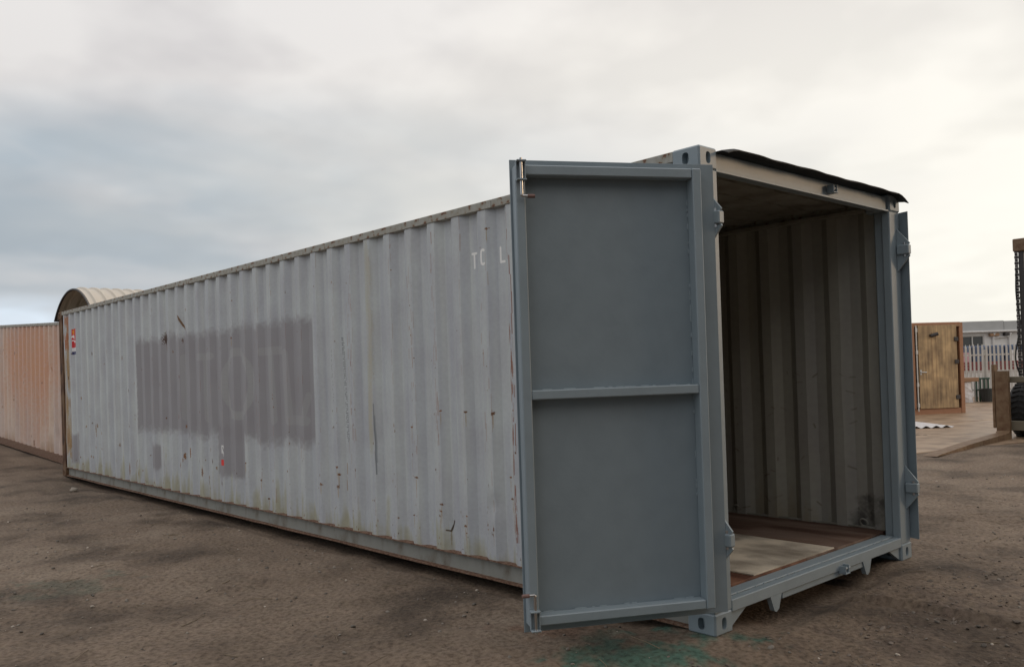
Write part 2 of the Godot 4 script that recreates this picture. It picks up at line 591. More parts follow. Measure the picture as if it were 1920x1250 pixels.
# second container: faded silver paint with the warm low-sun glow painted in and old dents
func paint_second_wall() -> Texture2D:
	P_v0 = 0.0
	P_ppm = 1024.0 / 12.192
	P_n = noise(47, 0.05, 3)
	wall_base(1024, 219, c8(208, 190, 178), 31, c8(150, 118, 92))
	var rng := RandomNumberGenerator.new()
	rng.seed = 19
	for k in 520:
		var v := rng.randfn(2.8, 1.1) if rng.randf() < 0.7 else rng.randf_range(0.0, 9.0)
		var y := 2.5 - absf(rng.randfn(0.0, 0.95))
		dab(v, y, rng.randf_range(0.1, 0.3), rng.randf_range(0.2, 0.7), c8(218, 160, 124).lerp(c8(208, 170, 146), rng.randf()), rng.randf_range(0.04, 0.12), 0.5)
	for k in 60:
		dab(rng.randf_range(0.2, 10.0), rng.randf_range(0.2, 2.4), rng.randf_range(0.008, 0.02), rng.randf_range(0.01, 0.06), RUST.lerp(RUST_DARK, rng.randf()), rng.randf_range(0.2, 0.6), 0.9)
	return ImageTexture.create_from_image(P_img)


func wall_mat(tex: Texture2D, rough: float) -> StandardMaterial3D:
	var m := StandardMaterial3D.new()
	m.albedo_texture = tex
	m.roughness = rough
	m.texture_repeat = false
	return m


func make_materials() -> void:
	var fine := relief(3, 512, 0.02, 3.0)
	var mottle := sheet(51, 512, 0.012, [[0.0, c8(244, 244, 244)], [0.45, c8(250, 250, 250)], [1.0, c8(255, 255, 255)]])
	M.fine = fine
	M.new_grey = mat(lin(0.272, 0.335, 0.374), 0.42, 0.0, mottle, 0.8, fine, 0.12)
	M.new_panel = mat(lin(0.232, 0.288, 0.324), 0.46, 0.0, mottle, 0.8, fine, 0.14)
	M.inner = mat(lin(0.31, 0.31, 0.28), 0.75, 0.0, sheet(52, 512, 0.01, [[0.0, c8(176, 170, 160)], [0.4, c8(226, 222, 216)], [0.7, c8(246, 246, 244)], [1.0, c8(255, 255, 255)]], 4), 0.6)
	M.rail = mat(lin(0.42, 0.42, 0.395), 0.6, 0.0, sheet(53, 512, 0.02, [[0.0, c8(136, 84, 54)], [0.2, c8(176, 124, 92)], [0.25, c8(226, 220, 206)], [0.7, c8(246, 246, 242)], [1.0, c8(252, 252, 250)]]), 1.3, fine, 0.3)
	M.low_rail = mat(lin(0.31, 0.315, 0.29), 0.65, 0.0, sheet(54, 512, 0.012, [[0.0, c8(160, 138, 120)], [0.2, c8(214, 206, 198)], [0.5, c8(242, 242, 240)], [1.0, c8(255, 255, 255)]], 2), 0.8, fine, 0.3)
	M.rusty_lip = mat(lin(0.27, 0.21, 0.17), 0.8, 0.0, sheet(55, 512, 0.03, [[0.0, c8(110, 70, 48)], [0.5, c8(220, 190, 170)], [1.0, c8(255, 250, 244)]]), 1.6, fine, 0.5)
	M.rust_post = mat(lin(0.2, 0.145, 0.1), 0.8, 0.0, sheet(56, 512, 0.015, [[0.0, c8(90, 62, 44)], [0.45, c8(196, 160, 130)], [0.7, c8(240, 220, 196)], [1.0, c8(255, 250, 240)]], 3), 0.9, fine, 0.5)
	M.blocker_grey = mat(lin(0.075, 0.08, 0.085), 0.6)  # dark paint of the stack added to block light
	M.rubber = mat(lin(0.018, 0.02, 0.02), 0.7, 0.0, null, 1.0, null)
	M.steel = mat(lin(0.55, 0.55, 0.55), 0.28, 1.0)
	M.grip = mat(lin(0.20, 0.12, 0.105), 0.6)
	var ply := sheet(57, 512, 0.014, [[0.0, c8(120, 84, 66)], [0.35, c8(190, 164, 148)], [0.65, c8(236, 226, 218)], [1.0, c8(255, 250, 244)]], 6)
	M.floor_ply = mat(lin(0.19, 0.14, 0.115), 0.7, 0.0, ply, 0.5, fine, 0.4)
	M.floor_ply_red = mat(lin(0.24, 0.125, 0.08), 0.7, 0.0, ply, 0.5, fine, 0.4)
	M.new_ply = mat(lin(0.66, 0.60, 0.51), 0.75, 0.0, sheet(58, 512, 0.01, [[0.0, c8(150, 146, 140)], [0.4, c8(206, 204, 200)], [0.6, c8(240, 238, 232)], [1.0, c8(255, 252, 246)]], 2), 0.6, fine, 0.2)
	M.wood_door = mat(lin(0.66, 0.54, 0.39), 0.7, 0.0, weathered_ply(), 0.5, fine, 0.3)
	M.orange_frame = mat(lin(0.36, 0.18, 0.1), 0.7, 0.0, mottle, 1.0, fine, 0.4)
	M.fork_rust = mat(lin(0.22, 0.155, 0.10), 0.6, 0.0, sheet(60, 512, 0.008, [[0.0, c8(190, 160, 136)], [0.5, c8(228, 216, 200)], [1.0, c8(255, 250, 240)]]), 1.5, fine, 0.6)
	M.dark_steel = mat(lin(0.05, 0.045, 0.045), 0.5, 0.3)
	M.olive = mat(lin(0.16, 0.14, 0.10), 0.6, 0.0, mottle, 1.0)
	M.tyre = mat(lin(0.03, 0.03, 0.03), 0.8)
	M.truck = mat(lin(0.42, 0.25, 0.05), 0.5)
	M.gal = mat(lin(0.62, 0.61, 0.58), 0.5, 0.0, mottle, 1.2)
	M.canopy = mat(lin(0.64, 0.59, 0.51), 0.55, 0.0, mottle, 0.8, fine, 0.3)
	M.white_wall = mat(lin(0.72, 0.71, 0.70), 0.8, 0.0, mottle, 0.3)
	M.roof_grey = mat(lin(0.42, 0.43, 0.43), 0.6, 0.0, mottle, 0.3)
	M.dark_glass = mat(lin(0.05, 0.055, 0.06), 0.15)
	M.blue = mat(lin(0.08, 0.12, 0.2), 0.5)
	M.red = mat(lin(0.22, 0.055, 0.05), 0.6)
	M.pink = mat(lin(0.55, 0.32, 0.36), 0.6)
	M.yellow = mat(lin(0.65, 0.42, 0.06), 0.6)
	M.bin = mat(lin(0.03, 0.035, 0.035), 0.5)
	M.green_plastic = mat(lin(0.03, 0.07, 0.05), 0.5)
	M.sack = mat(lin(0.72, 0.70, 0.70), 0.85, 0.0, mottle, 2.0)
	M.timber = mat(lin(0.33, 0.2, 0.12), 0.8)
	M.grass = mat(lin(0.07, 0.11, 0.035), 0.8)
	M.sheet_white = mat(lin(0.70, 0.68, 0.67), 0.45)
	M.concrete = mat(lin(0.40, 0.295, 0.205), 0.48, 0.0, sheet(61, 512, 0.007, [[0.0, c8(170, 162, 152)], [0.4, c8(216, 210, 204)], [0.65, c8(240, 236, 230)], [1.0, c8(255, 252, 246)]]), 0.35, fine, 0.5)


# ------------------------------------------------------------------ setting
func make_sky() -> Sky:
	var w := 2048
	var h := 1024
	var n1 := noise(7, 1.0, 5)
	var n2 := noise(8, 1.0, 4)
	var data := PackedFloat32Array()
	data.resize(w * h * 3)
	var i := 0
	for j in h:
		var el := PI * 0.5 - (j + 0.5) / h * PI
		var e := rad_to_deg(el)
		if e < -1.0:
			for x in w:
				data[i] = 0.13
				data[i + 1] = 0.12
				data[i + 2] = 0.11
				i += 3
			continue
		var dome := 0.86 + 0.52 * sin(max(el, 0.0))
		# clouds lie on a flat layer: stretch towards the horizon
		var yy := sin(max(el, 0.0)) + 0.16
		for x in w:
			var az := (x + 0.5) / w * TAU
			var d := absf(rad_to_deg(wrapf(az - deg_to_rad(131.0), -PI, PI)))
			var px := sin(az) * cos(el) / yy
			var pz := cos(az) * cos(el) / yy
			var a := n1.get_noise_2d(px * 0.55 + 3.0, pz * 0.55)
			var b := n2.get_noise_2d(px * 1.3 + 11.0, pz * 1.3 + 5.0)
			var c := n2.get_noise_2d(cos(az) * 2.0 + a * 0.7, e * 0.14 + sin(az) * 1.5)
			# warm and bright towards the hidden sun, grey-blue away from it
			var warm: float = clamp((118.0 - d + a * 24.0) / 62.0, 0.0, 1.0)
			warm = warm * warm * (3.0 - 2.0 * warm)
			var r := 0.765
			var g := 0.73
			var bl := 0.705
			# thicker and thinner cloud: cream where thin, lavender grey where thick
			var thick: float = clamp(0.45 + a * 1.4 + b * 0.8 + n1.get_noise_2d(px * 3.4, pz * 3.4 + 40.0) * 0.55, 0.0, 1.0)
			r += (0.585 - r) * thick * 0.68
			g += (0.558 - g) * thick * 0.68
			bl += (0.56 - bl) * thick * 0.68
			# slate bank low in the sky away from the sun
			var bank: float = clamp((1.0 - absf(e - 9.5 - a * 5.0) / 9.5) * 1.9, 0.0, 1.0) * (1.0 - warm * 0.95)
			bank *= clamp(0.78 + c * 0.8 + b * 0.3, 0.0, 1.0)
			r += (0.465 - r) * bank
			g += (0.515 - g) * bank
			bl += (0.555 - bl) * bank
			# clear pale gap under the bank
			var gap: float = clamp((6.6 + a * 3.0 + b * 1.5 - e) / 2.6, 0.0, 1.0) * (1.0 - warm)
			gap *= clamp(0.85 + c * 0.6, 0.3, 1.0)
			r += (0.86 - r) * gap
			g += (0.95 - g) * gap
			bl += (1.04 - bl) * gap
			r *= 0.98 + warm * 0.02
			bl *= 1.02 - warm * 0.02
			var low: float = clamp(1.0 - (e - 6.0) / 24.0, 0.0, 1.0)
			var glow := warm * (0.04 + 0.84 * low)
			r += (1.17 - r) * glow
			g += (1.14 - g) * glow
			bl += (1.03 - bl) * glow
			var fold := 1.03 - thick * 0.07
			r *= fold
			g *= fold
			bl *= fold
			data[i] = r * dome
			data[i + 1] = g * dome
			data[i + 2] = bl * dome
			i += 3
	var img := Image.create_from_data(w, h, false, Image.FORMAT_RGBF, data.to_byte_array())
	var pm := PanoramaSkyMaterial.new()
	pm.panorama = ImageTexture.create_from_image(img)
	var sky := Sky.new()
	sky.sky_material = pm
	return sky


var G1: FastNoiseLite
var G2: FastNoiseLite
var G3: FastNoiseLite
var G4: FastNoiseLite


func ground_h(u: float, v: float) -> float:
	var far: float = clamp((maxf(absf(u), absf(v - 4.0)) - 9.0) / 6.0, 0.0, 1.0)
	var h := G1.get_noise_2d(u, v) * 0.035 + G2.get_noise_2d(u, v) * 0.014 * (1.0 - far)
	# tyre-rutted surface, drawn out along the drive past the container
	h += G3.get_noise_2d(u * 1.7 + v * 0.6, v * 0.75 - u * 0.35) * 0.011 * (1.0 - far)
	h += G4.get_noise_2d(u, v) * 0.005 * (1.0 - far)
	h *= 1.0 - far * 0.85
	# ground scooped lower under the container to deepen its shade, packed under its corners
	var dx: float = maxf(maxf(-u, u - W), 0.0)
	var dv: float = maxf(maxf(-v, v - L), 0.0)
	var out: float = smoothstep(0.0, 1.0, Vector2(dx, dv).length() / 0.22)
	h = lerpf((-0.075 if u < W * 0.7 else -0.05) + h * 0.4, h - (0.022 if u < W * 0.5 else -0.012), out)
	for q in [Vector2(0.08, 0.09), Vector2(W - 0.08, 0.09), Vector2(0.08, L - 0.09), Vector2(W - 0.08, L - 0.09)]:
		var r := Vector2(u, v).distance_to(q)
		if r < 0.6:
			h = lerpf(0.003, h, smoothstep(0.1, 0.6, r))
	# the yard climbs gently behind the far end
	if v > 14.3 and u < 7.0:
		h += 0.047 * minf(v - 14.3, 12.0) * clamp((7.0 - u) / 3.0, 0.0, 1.0)
	return h


func grid_lines(a: float, b: float, step: float, lo: float, hi: float) -> PackedFloat32Array:
	var out := PackedFloat32Array()
	var left: Array[float] = []
	var x := a
	var s := step
	while x > lo:
		s *= 1.14
		x -= s
		left.append(maxf(x, lo))
	left.reverse()
	for q in left:
		out.append(q)
	x = a
	while x < b:
		out.append(x)
		x += step
	s = step
	while x < hi:
		out.append(x)
		s *= 1.14
		x += s
	out.append(hi)
	return out


func make_ground() -> void:
	G1 = noise(71, 0.35, 3)
	G2 = noise(72, 1.6, 3)
	G3 = noise(73, 4.5, 4)
	G4 = noise(74, 16.0, 2)
	var us := grid_lines(-5.2, 5.6, 0.036, -260.0, 320.0)
	var vs := grid_lines(-2.2, 8.4, 0.036, -200.0, 320.0)
	var nu := us.size()
	var nv := vs.size()
	var p := PackedVector3Array()
	var c := PackedColorArray()
	var t := PackedVector2Array()
	var t2 := PackedVector2Array()
	var c1 := noise(81, 0.5, 4)
	var c2 := noise(82, 2.3, 4)
	var c3 := noise(83, 7.0, 3)
	for j in nv:
		for i in nu:
			var u := us[i]
			var v := vs[j]
			p.append(V(u, ground_h(u, v), v))
			t.append(Vector2(u, v) / 1.9)
			t2.append(Vector2(u * 0.93 + v * 0.36, v * 0.93 - u * 0.36) / 6.7)
			var a := c1.get_noise_2d(u, v)
			var b := c2.get_noise_2d(u * 1.3 + v * 0.4, v * 0.8)
			var d := c3.get_noise_2d(u, v)
			var k := 1.0 + a * 0.14 + b * 0.13 + d * 0.12
			var col := Color(0.265 * k, 0.202 * k, 0.148 * k)
			# damp dark mud in patches, paler dry dust elsewhere
			var damp: float = clamp((b * 0.8 + d * 0.9 + a * 0.5 - 0.3) * 1.5, 0.0, 0.36)
			var mud: float = Vector2((u - 0.9) / 1.6, (v + 0.75) / 0.6).length()
			damp = maxf(damp, clamp((1.0 - mud + b * 1.2 + d * 1.1) * 1.2 - 0.35, 0.0, 0.62))
			col = col.lerp(Color(0.13, 0.098, 0.078), damp)
			var dry: float = clamp((a - b * 0.4 - 0.15) * 1.6, 0.0, 0.6)
			col = col.lerp(Color(0.32, 0.257, 0.195), dry)
			# spilled green paint by the near corner, a faint trace of it out on the yard
			var gd: float = Vector2((u + 0.45) / 0.62, (v - 0.12) / 0.42).length()
			var gr: float = clamp((1.05 - gd + b * 0.9 + d * 0.8) * 1.5 - 0.25, 0.0, 0.72)
			gd = Vector2((u + 2.05) / 0.5, (v - 4.1) / 0.5).length()
			gr = maxf(gr, clamp((0.9 - gd + b * 0.8 + d * 0.7) * 0.8 - 0.2, 0.0, 0.22))
			col = col.lerp(Color(0.03, 0.18, 0.14), gr)
			var rd: float = Vector2((u + 0.42) / 0.45, (v - 0.72) / 0.4).length()
			col = col.lerp(Color(0.25, 0.115, 0.06), clamp((0.8 - rd + b + d * 0.8) * 0.9 - 0.3, 0.0, 0.4))
			c.append(col)
	var n := PackedVector3Array()
	n.resize(p.size())
	for j in nv:
		for i in nu:
			var a := p[j * nu + mini(i + 1, nu - 1)] - p[j * nu + maxi(i - 1, 0)]
			var b := p[mini(j + 1, nv - 1) * nu + i] - p[maxi(j - 1, 0) * nu + i]
			n[j * nu + i] = a.cross(b).normalized()
	var idx := PackedInt32Array()
	for j in nv - 1:
		for i in nu - 1:
			var k := j * nu + i
			idx.append_array([k, k + nu, k + nu + 1, k, k + nu + 1, k + 1])
	var arr := []
	arr.resize(Mesh.ARRAY_MAX)
	arr[Mesh.ARRAY_VERTEX] = p
	arr[Mesh.ARRAY_NORMAL] = n
	arr[Mesh.ARRAY_COLOR] = c
	arr[Mesh.ARRAY_TEX_UV] = t
	arr[Mesh.ARRAY_TEX_UV2] = t2
	arr[Mesh.ARRAY_INDEX] = idx
	var m := ArrayMesh.new()
	m.add_surface_from_arrays(Mesh.PRIMITIVE_TRIANGLES, arr)
	var gm := StandardMaterial3D.new()
	gm.vertex_color_use_as_albedo = true
	gm.albedo_texture = sheet(91, 1024, 0.04, [[0.0, c8(146, 140, 136)], [0.25, c8(200, 196, 192)], [0.5, c8(236, 234, 232)], [0.8, c8(255, 255, 255)], [1.0, c8(255, 255, 255)]])
	gm.detail_enabled = true
	gm.detail_albedo = sheet(92, 512, 0.012, [[0.0, c8(150, 146, 142)], [0.45, c8(228, 226, 224)], [1.0, c8(255, 255, 255)]])
	gm.detail_blend_mode = BaseMaterial3D.BLEND_MODE_MUL
	gm.detail_uv_layer = BaseMaterial3D.DETAIL_UV_2
	gm.normal_enabled = true
	gm.normal_texture = relief(93, 1024, 0.055, 9.0, 6)
	gm.normal_scale = 0.32
	gm.roughness = 0.9
	m.surface_set_material(0, gm)
	var o := MeshInstance3D.new()
	o.name = "ground"
	o.mesh = m
	o.set_meta("kind", "structure")
	add_child(o)


func make_gravel() -> void:
	var rng := RandomNumberGenerator.new()
	rng.seed = 33
	var sp := SphereMesh.new()
	sp.radius = 0.5
	sp.height = 0.75
	sp.radial_segments = 7
	sp.rings = 4
	var m := StandardMaterial3D.new()
	m.vertex_color_use_as_albedo = true
	m.roughness = 0.9
	sp.material = m
	var mm := MultiMesh.new()
	mm.transform_format = MultiMesh.TRANSFORM_3D
	mm.use_colors = true
	mm.mesh = sp
	var xf: Array[Transform3D] = []
	var co: Array[Color] = []
	var cl := noise(84, 1.1, 3)
	for k in 20000:
		var u := rng.randf_range(-4.5, 7.5)
		var v := rng.randf_range(-2.2, 9.0)
		if u > -0.05 and u < W + 0.05 and v > -0.02 and v < L:
			continue
		if cl.get_noise_2d(u, v) < rng.randf_range(-0.35, 0.5):
			continue
		var s := 0.0035 + 0.022 * pow(rng.randf(), 6.0)
		var b := Basis.from_euler(Vector3(rng.randf() * 0.5, rng.randf() * TAU, rng.randf() * 0.5)) * Basis.from_scale(Vector3(s * rng.randf_range(0.8, 1.6), s, s * rng.randf_range(0.8, 1.4)))
		xf.append(Transform3D(b, V(u, ground_h(u, v) + s * 0.12, v)))
		var q := rng.randf()
		var br := rng.randf_range(0.09, 0.26)
		if q > 0.93:
			br = rng.randf_range(0.35, 0.55)
		co.append(Color(br * 1.08, br * 0.95, br * 0.8))
	for k in 5200:
		var u := rng.randfn(1.0, 1.5)
		var v := rng.randfn(-0.75, 0.42)
		if v > -0.1 and u > -0.1 and u < W + 0.1:
			continue
		if cl.get_noise_2d(u * 2.0 + 9.0, v * 2.0) < rng.randf_range(-0.2, 0.35):
			continue
		var s := 0.004 + 0.02 * pow(rng.randf(), 5.0)
		var b := Basis.from_euler(Vector3(rng.randf() * 0.6, rng.randf() * TAU, rng.randf() * 0.6)) * Basis.from_scale(Vector3(s * rng.randf_range(0.9, 2.2), s * 0.7, s * rng.randf_range(0.8, 1.3)))
		xf.append(Transform3D(b, V(u, ground_h(u, v) + s * 0.05, v)))
		var br := rng.randf_range(0.10, 0.2)
		co.append(Color(br * 1.1, br * 0.9, br * 0.74))
	mm.instance_count = xf.size()
	for k in xf.size():
		mm.set_instance_transform(k, xf[k])
		mm.set_instance_color(k, co[k])
	var o := MultiMeshInstance3D.new()
	o.name = "gravel"
	o.multimesh = mm
	o.set_meta("kind", "stuff")
	add_child(o)
	tag(o, "loose gravel and clods scattered over the brown dirt", "gravel")
	# straw and twigs trodden into the mud
	var tw := MB.new()
	for k in 170:
		var u := rng.randf_range(-4.0, 6.0)
		var v := rng.randf_range(-2.0, 8.0)
		if u > -0.1 and u < W + 0.1 and v > -0.05:
			continue
		var a := rng.randf() * TAU
		var l := rng.randf_range(0.03, 0.13)
		var q0 := Vector2(u, v)
		var q1 := q0 + Vector2(cos(a), sin(a)) * l
		var q2 := q1 + Vector2(cos(a + rng.randf_range(-0.6, 0.6)), sin(a + rng.randf_range(-0.6, 0.6))) * l
		var pts := []
		for q in [q0, q1, q2]:
			pts.append(V(q.x, ground_h(q.x, q.y) + 0.004, q.y))
		tw.tube(pts, rng.randf_range(0.0012, 0.003), 5)
	var to := put("straw", tw, mat(lin(0.23, 0.18, 0.12), 0.9))
	to.set_meta("kind", "stuff")
	tag(to, "bits of straw and twig trodden into the dirt", "straw")
	var st := MB.new()
	var sn := noise(5, 3.0, 2)
	var pr := []
	for k in 9:
		var f := PI * k / 8.0
		pr.append(Vector2(sin(f) * 0.05 + 0.001, -cos(f) * 0.035))
	st.lathe(pr, Vector3.ZERO, Vector3.UP, 10)
	for k in st.p.size():
		st.p[k] *= 1.0 + sn.get_noise_3dv(st.p[k] * 8.0) * 0.5
	var so := put("stone", st, mat(lin(0.36, 0.32, 0.27), 0.9))
	so.position = V(-0.39, ground_h(-0.39, 10.14) + 0.02, 10.14)
	tag(so, "pale fist-sized stone lying on the dirt beside the container's far bottom rail", "stone")


func make_yard() -> void:
	var yard := Node3D.new()
	yard.name = "concrete_yard"
	yard.set_meta("kind", "structure")
	add_child(yard)
	var a := Vector2(0.96, -0.28)
	var b := Vector2(0.28, 0.96)
	var o := Vector2(8.0, 3.0)
	var rng := RandomNumberGenerator.new()
	rng.seed = 3
	for i in 6:
		for j in 5:
			var mb := MB.new()
			var q := o + a * (i * 4.0) + b * (j * 3.4)
			var c := Transform3D(Basis(V(a.x, 0, a.y), Vector3.UP, V(-b.x, 0, -b.y) * -1.0), V(q.x, 0.0, q.y))
			# local z runs along b
			c.basis = Basis(V(a.x, 0, a.y), Vector3.UP, V(b.x, 0, b.y))
			var top := 0.022 + rng.randf_range(-0.006, 0.006)
			mb.box(Vector3(0.012, -0.12, 0.012), Vector3(3.988, top, 3.388), 0.008)
			var s := put("slab", mb, M.concrete, yard)
			s.transform = c


# ------------------------------------------------------------------ corrugated sheets
# profile of the side wall: list of (v, depth from the outer plane)
func wall_profile(v0: float, v1: float, phase: float, deep: float) -> Array:
	var raw := []
	var k := int(floor((v0 - phase) / PITCH)) - 1
	while phase + k * PITCH < v1 + PITCH:
		var c := phase + k * PITCH
		for q in [[-0.105, deep], [-0.04, 0.0], [0.04, 0.0], [0.105, deep]]:
			raw.append(Vector2(c + q[0], q[1]))
		k += 1
	var out := []
	for i in raw.size():
		var q: Vector2 = raw[i]
		if q.x <= v0 or q.x >= v1:
			if i + 1 < raw.size() and q.x <= v0 and raw[i + 1].x > v0:
				var r: Vector2 = raw[i + 1]
				out.append(Vector2(v0, lerpf(q.y, r.y, (v0 - q.x) / (r.x - q.x))))
			continue
		out.append(q)
	var i2 := 0
	while i2 < raw.size() - 1 and not (raw[i2].x < v1 and raw[i2 + 1].x >= v1):
		i2 += 1
	var a: Vector2 = raw[i2]
	var b: Vector2 = raw[i2 + 1]
	out.append(Vector2(v1, lerpf(a.y, b.y, (v1 - a.x) / (b.x - a.x))))
	return out


# sheet facing -u at u0 (outer plane) when dir is 1, facing +u when -1; thick shifts it inwards
func corrugated(prof: Array, u0: float, dir: float, y0: float, y1: float, rows: int, t0: float, tl: float, shift: float, flip: bool, dents: Array) -> MB:
	var mb := MB.new()
	var wav := noise(66, 0.9, 2)
	var at := func(q: Vector2, y: float) -> Vector3:
		var d: float = q.y + shift + wav.get_noise_2d(q.x, y) * 0.004
		for e in dents:
			var r: float = Vector2(q.x - e[0], y - e[1]).length() / e[2]
			if r < 1.0:
				d += e[3] * (1.0 - r * r) * (1.0 - r * r)
		return V(u0 + dir * d, y, q.x)
	for s in prof.size() - 1:
		var sub := 2
		for w in sub:
			var qa: Vector2 = prof[s].lerp(prof[s + 1], float(w) / sub)
			var qb: Vector2 = prof[s].lerp(prof[s + 1], float(w + 1) / sub)
			var pa: Array[Vector3] = []
			var pb: Array[Vector3] = []
			for j in rows + 1:
				var y := lerpf(y0, y1, float(j) / rows)
				pa.append(at.call(qa, y))
				pb.append(at.call(qb, y))
			var na: Array[Vector3] = []
			for j in rows + 1:
				var dy := (pa[mini(j + 1, rows)] + pb[mini(j + 1, rows)] - pa[maxi(j - 1, 0)] - pb[maxi(j - 1, 0)])
				var nn := (pb[j] - pa[j]).cross(dy).normalized()
				if nn.x * dir > 0.0:
					nn = -nn
				na.append(-nn if flip else nn)
			for j in rows:
				var ya := lerpf(y0, y1, float(j) / rows)
				var yb := lerpf(y0, y1, float(j + 1) / rows)
				var ua := (qa.x - t0) / tl
				var ub := (qb.x - t0) / tl
				mb.quad_s(pa[j], pb[j], pb[j + 1], pa[j + 1], na[j], na[j], na[j + 1], na[j + 1], Vector2(ua, (2.6 - ya) / 2.6), Vector2(ub, (2.6 - ya) / 2.6), Vector2(ub, (2.6 - yb) / 2.6), Vector2(ua, (2.6 - yb) / 2.6))
	return mb


# corner fitting with an oval hole in every face
func casting_mesh(m: Material) -> ArrayMesh:
	var mb := MB.new()
	var h := Vector3(0.081, 0.059, 0.089)
	var bev := 0.009
	var hole := [[0.02, 0.029], [0.03, 0.03], [0.02, 0.03]]
	for ax in 3:
		var bx := (ax + 1) % 3
		var cx := (ax + 2) % 3
		# hole radii: along y it is taller
		var rb := 0.032 if bx == 1 else 0.021
		var rc := 0.032 if cx == 1 else 0.021
		if ax == 1:
			rb = 0.05
			rc = 0.028
		for s in [-1.0, 1.0]:
			var o := Vector3.ZERO
			o[ax] = s
			var n := 28
			var hb: float = h[bx] - bev
			var hc: float = h[cx] - bev
			var outer: Array[Vector3] = []
			var inner: Array[Vector3] = []
			var deep: Array[Vector3] = []
			var corner: float = atan2(hc, hb)
			for k in n:
				# seven steps to each side so that corners are hit
				var q := k / 7
				var f := (k % 7) / 7.0
				var a0: float = [-corner, corner, PI - corner, PI + corner][q]
				var a1: float = [corner, PI - corner, PI + corner, TAU - corner][q]
				var a := lerpf(a0, a1, f)
				var d := Vector2(cos(a), sin(a))
				var sc: float = min(hb / maxf(absf(d.x), 1e-6), hc / maxf(absf(d.y), 1e-6))
				var w := Vector3.ZERO
				w[ax] = s * h[ax]
				w[bx] = d.x * sc
				w[cx] = d.y * sc
				outer.append(w)
				var e := pow(pow(absf(d.x) / rb, 3.0) + pow(absf(d.y) / rc, 3.0), -1.0 / 3.0)
				var w2 := w
				w2[bx] = d.x * e
				w2[cx] = d.y * e
				inner.append(w2)
				var w3 := w2
				w3[ax] = s * (h[ax] - 0.045)
				deep.append(w3)
			for k in n:
				var j := (k + 1) % n
				mb.quad(outer[k], outer[j], inner[j], inner[k], o)
				var mid := (inner[k] + inner[j]) * 0.5
				var inw := -mid
				inw[ax] = 0.0
				mb.quad(inner[k], inner[j], deep[j], deep[k], inw)
				var cc := Vector3.ZERO
				cc[ax] = s * (h[ax] - 0.045)
				mb.tri_n(deep[k], deep[j], cc, o)
	for ax in 3:
		var bx := (ax + 1) % 3
		var cx := (ax + 2) % 3
		for s in [-1.0, 1.0]:
			for r in [-1.0, 1.0]:
				var q: Array[Vector3] = []
				for e in [[-1.0, 0], [1.0, 0], [1.0, 1], [-1.0, 1]]:
					var w := Vector3.ZERO
					w[ax] = e[0] * (h[ax] - bev)
					w[bx] = s * (h[bx] - (bev if e[1] == 1 else 0.0))
					w[cx] = r * (h[cx] - (0.0 if e[1] == 1 else bev))
					q.append(w)
				var o := Vector3.ZERO
				o[bx] = s
				o[cx] = r
				mb.quad(q[0], q[1], q[2], q[3], o)
	for s in [-1.0, 1.0]:
		for r in [-1.0, 1.0]:
			for u in [-1.0, 1.0]:
				mb.tri_n(Vector3(s * h.x, r * (h.y - bev), u * (h.z - bev)), Vector3(s * (h.x - bev), r * h.y, u * (h.z - bev)), Vector3(s * (h.x - bev), r * (h.y - bev), u * h.z), Vector3(s, r, u))
	return mb.mesh(m)


func bx(parent: Node3D, called: String, m: Material, u0: float, u1: float, y0: float, y1: float, v0: float, v1: float, bev := 0.004) -> MeshInstance3D:
	var mb := MB.new()
	mb.box(V(u0, y0, v0), V(u1, y1, v1), bev)
	return put(called, mb, m, parent)


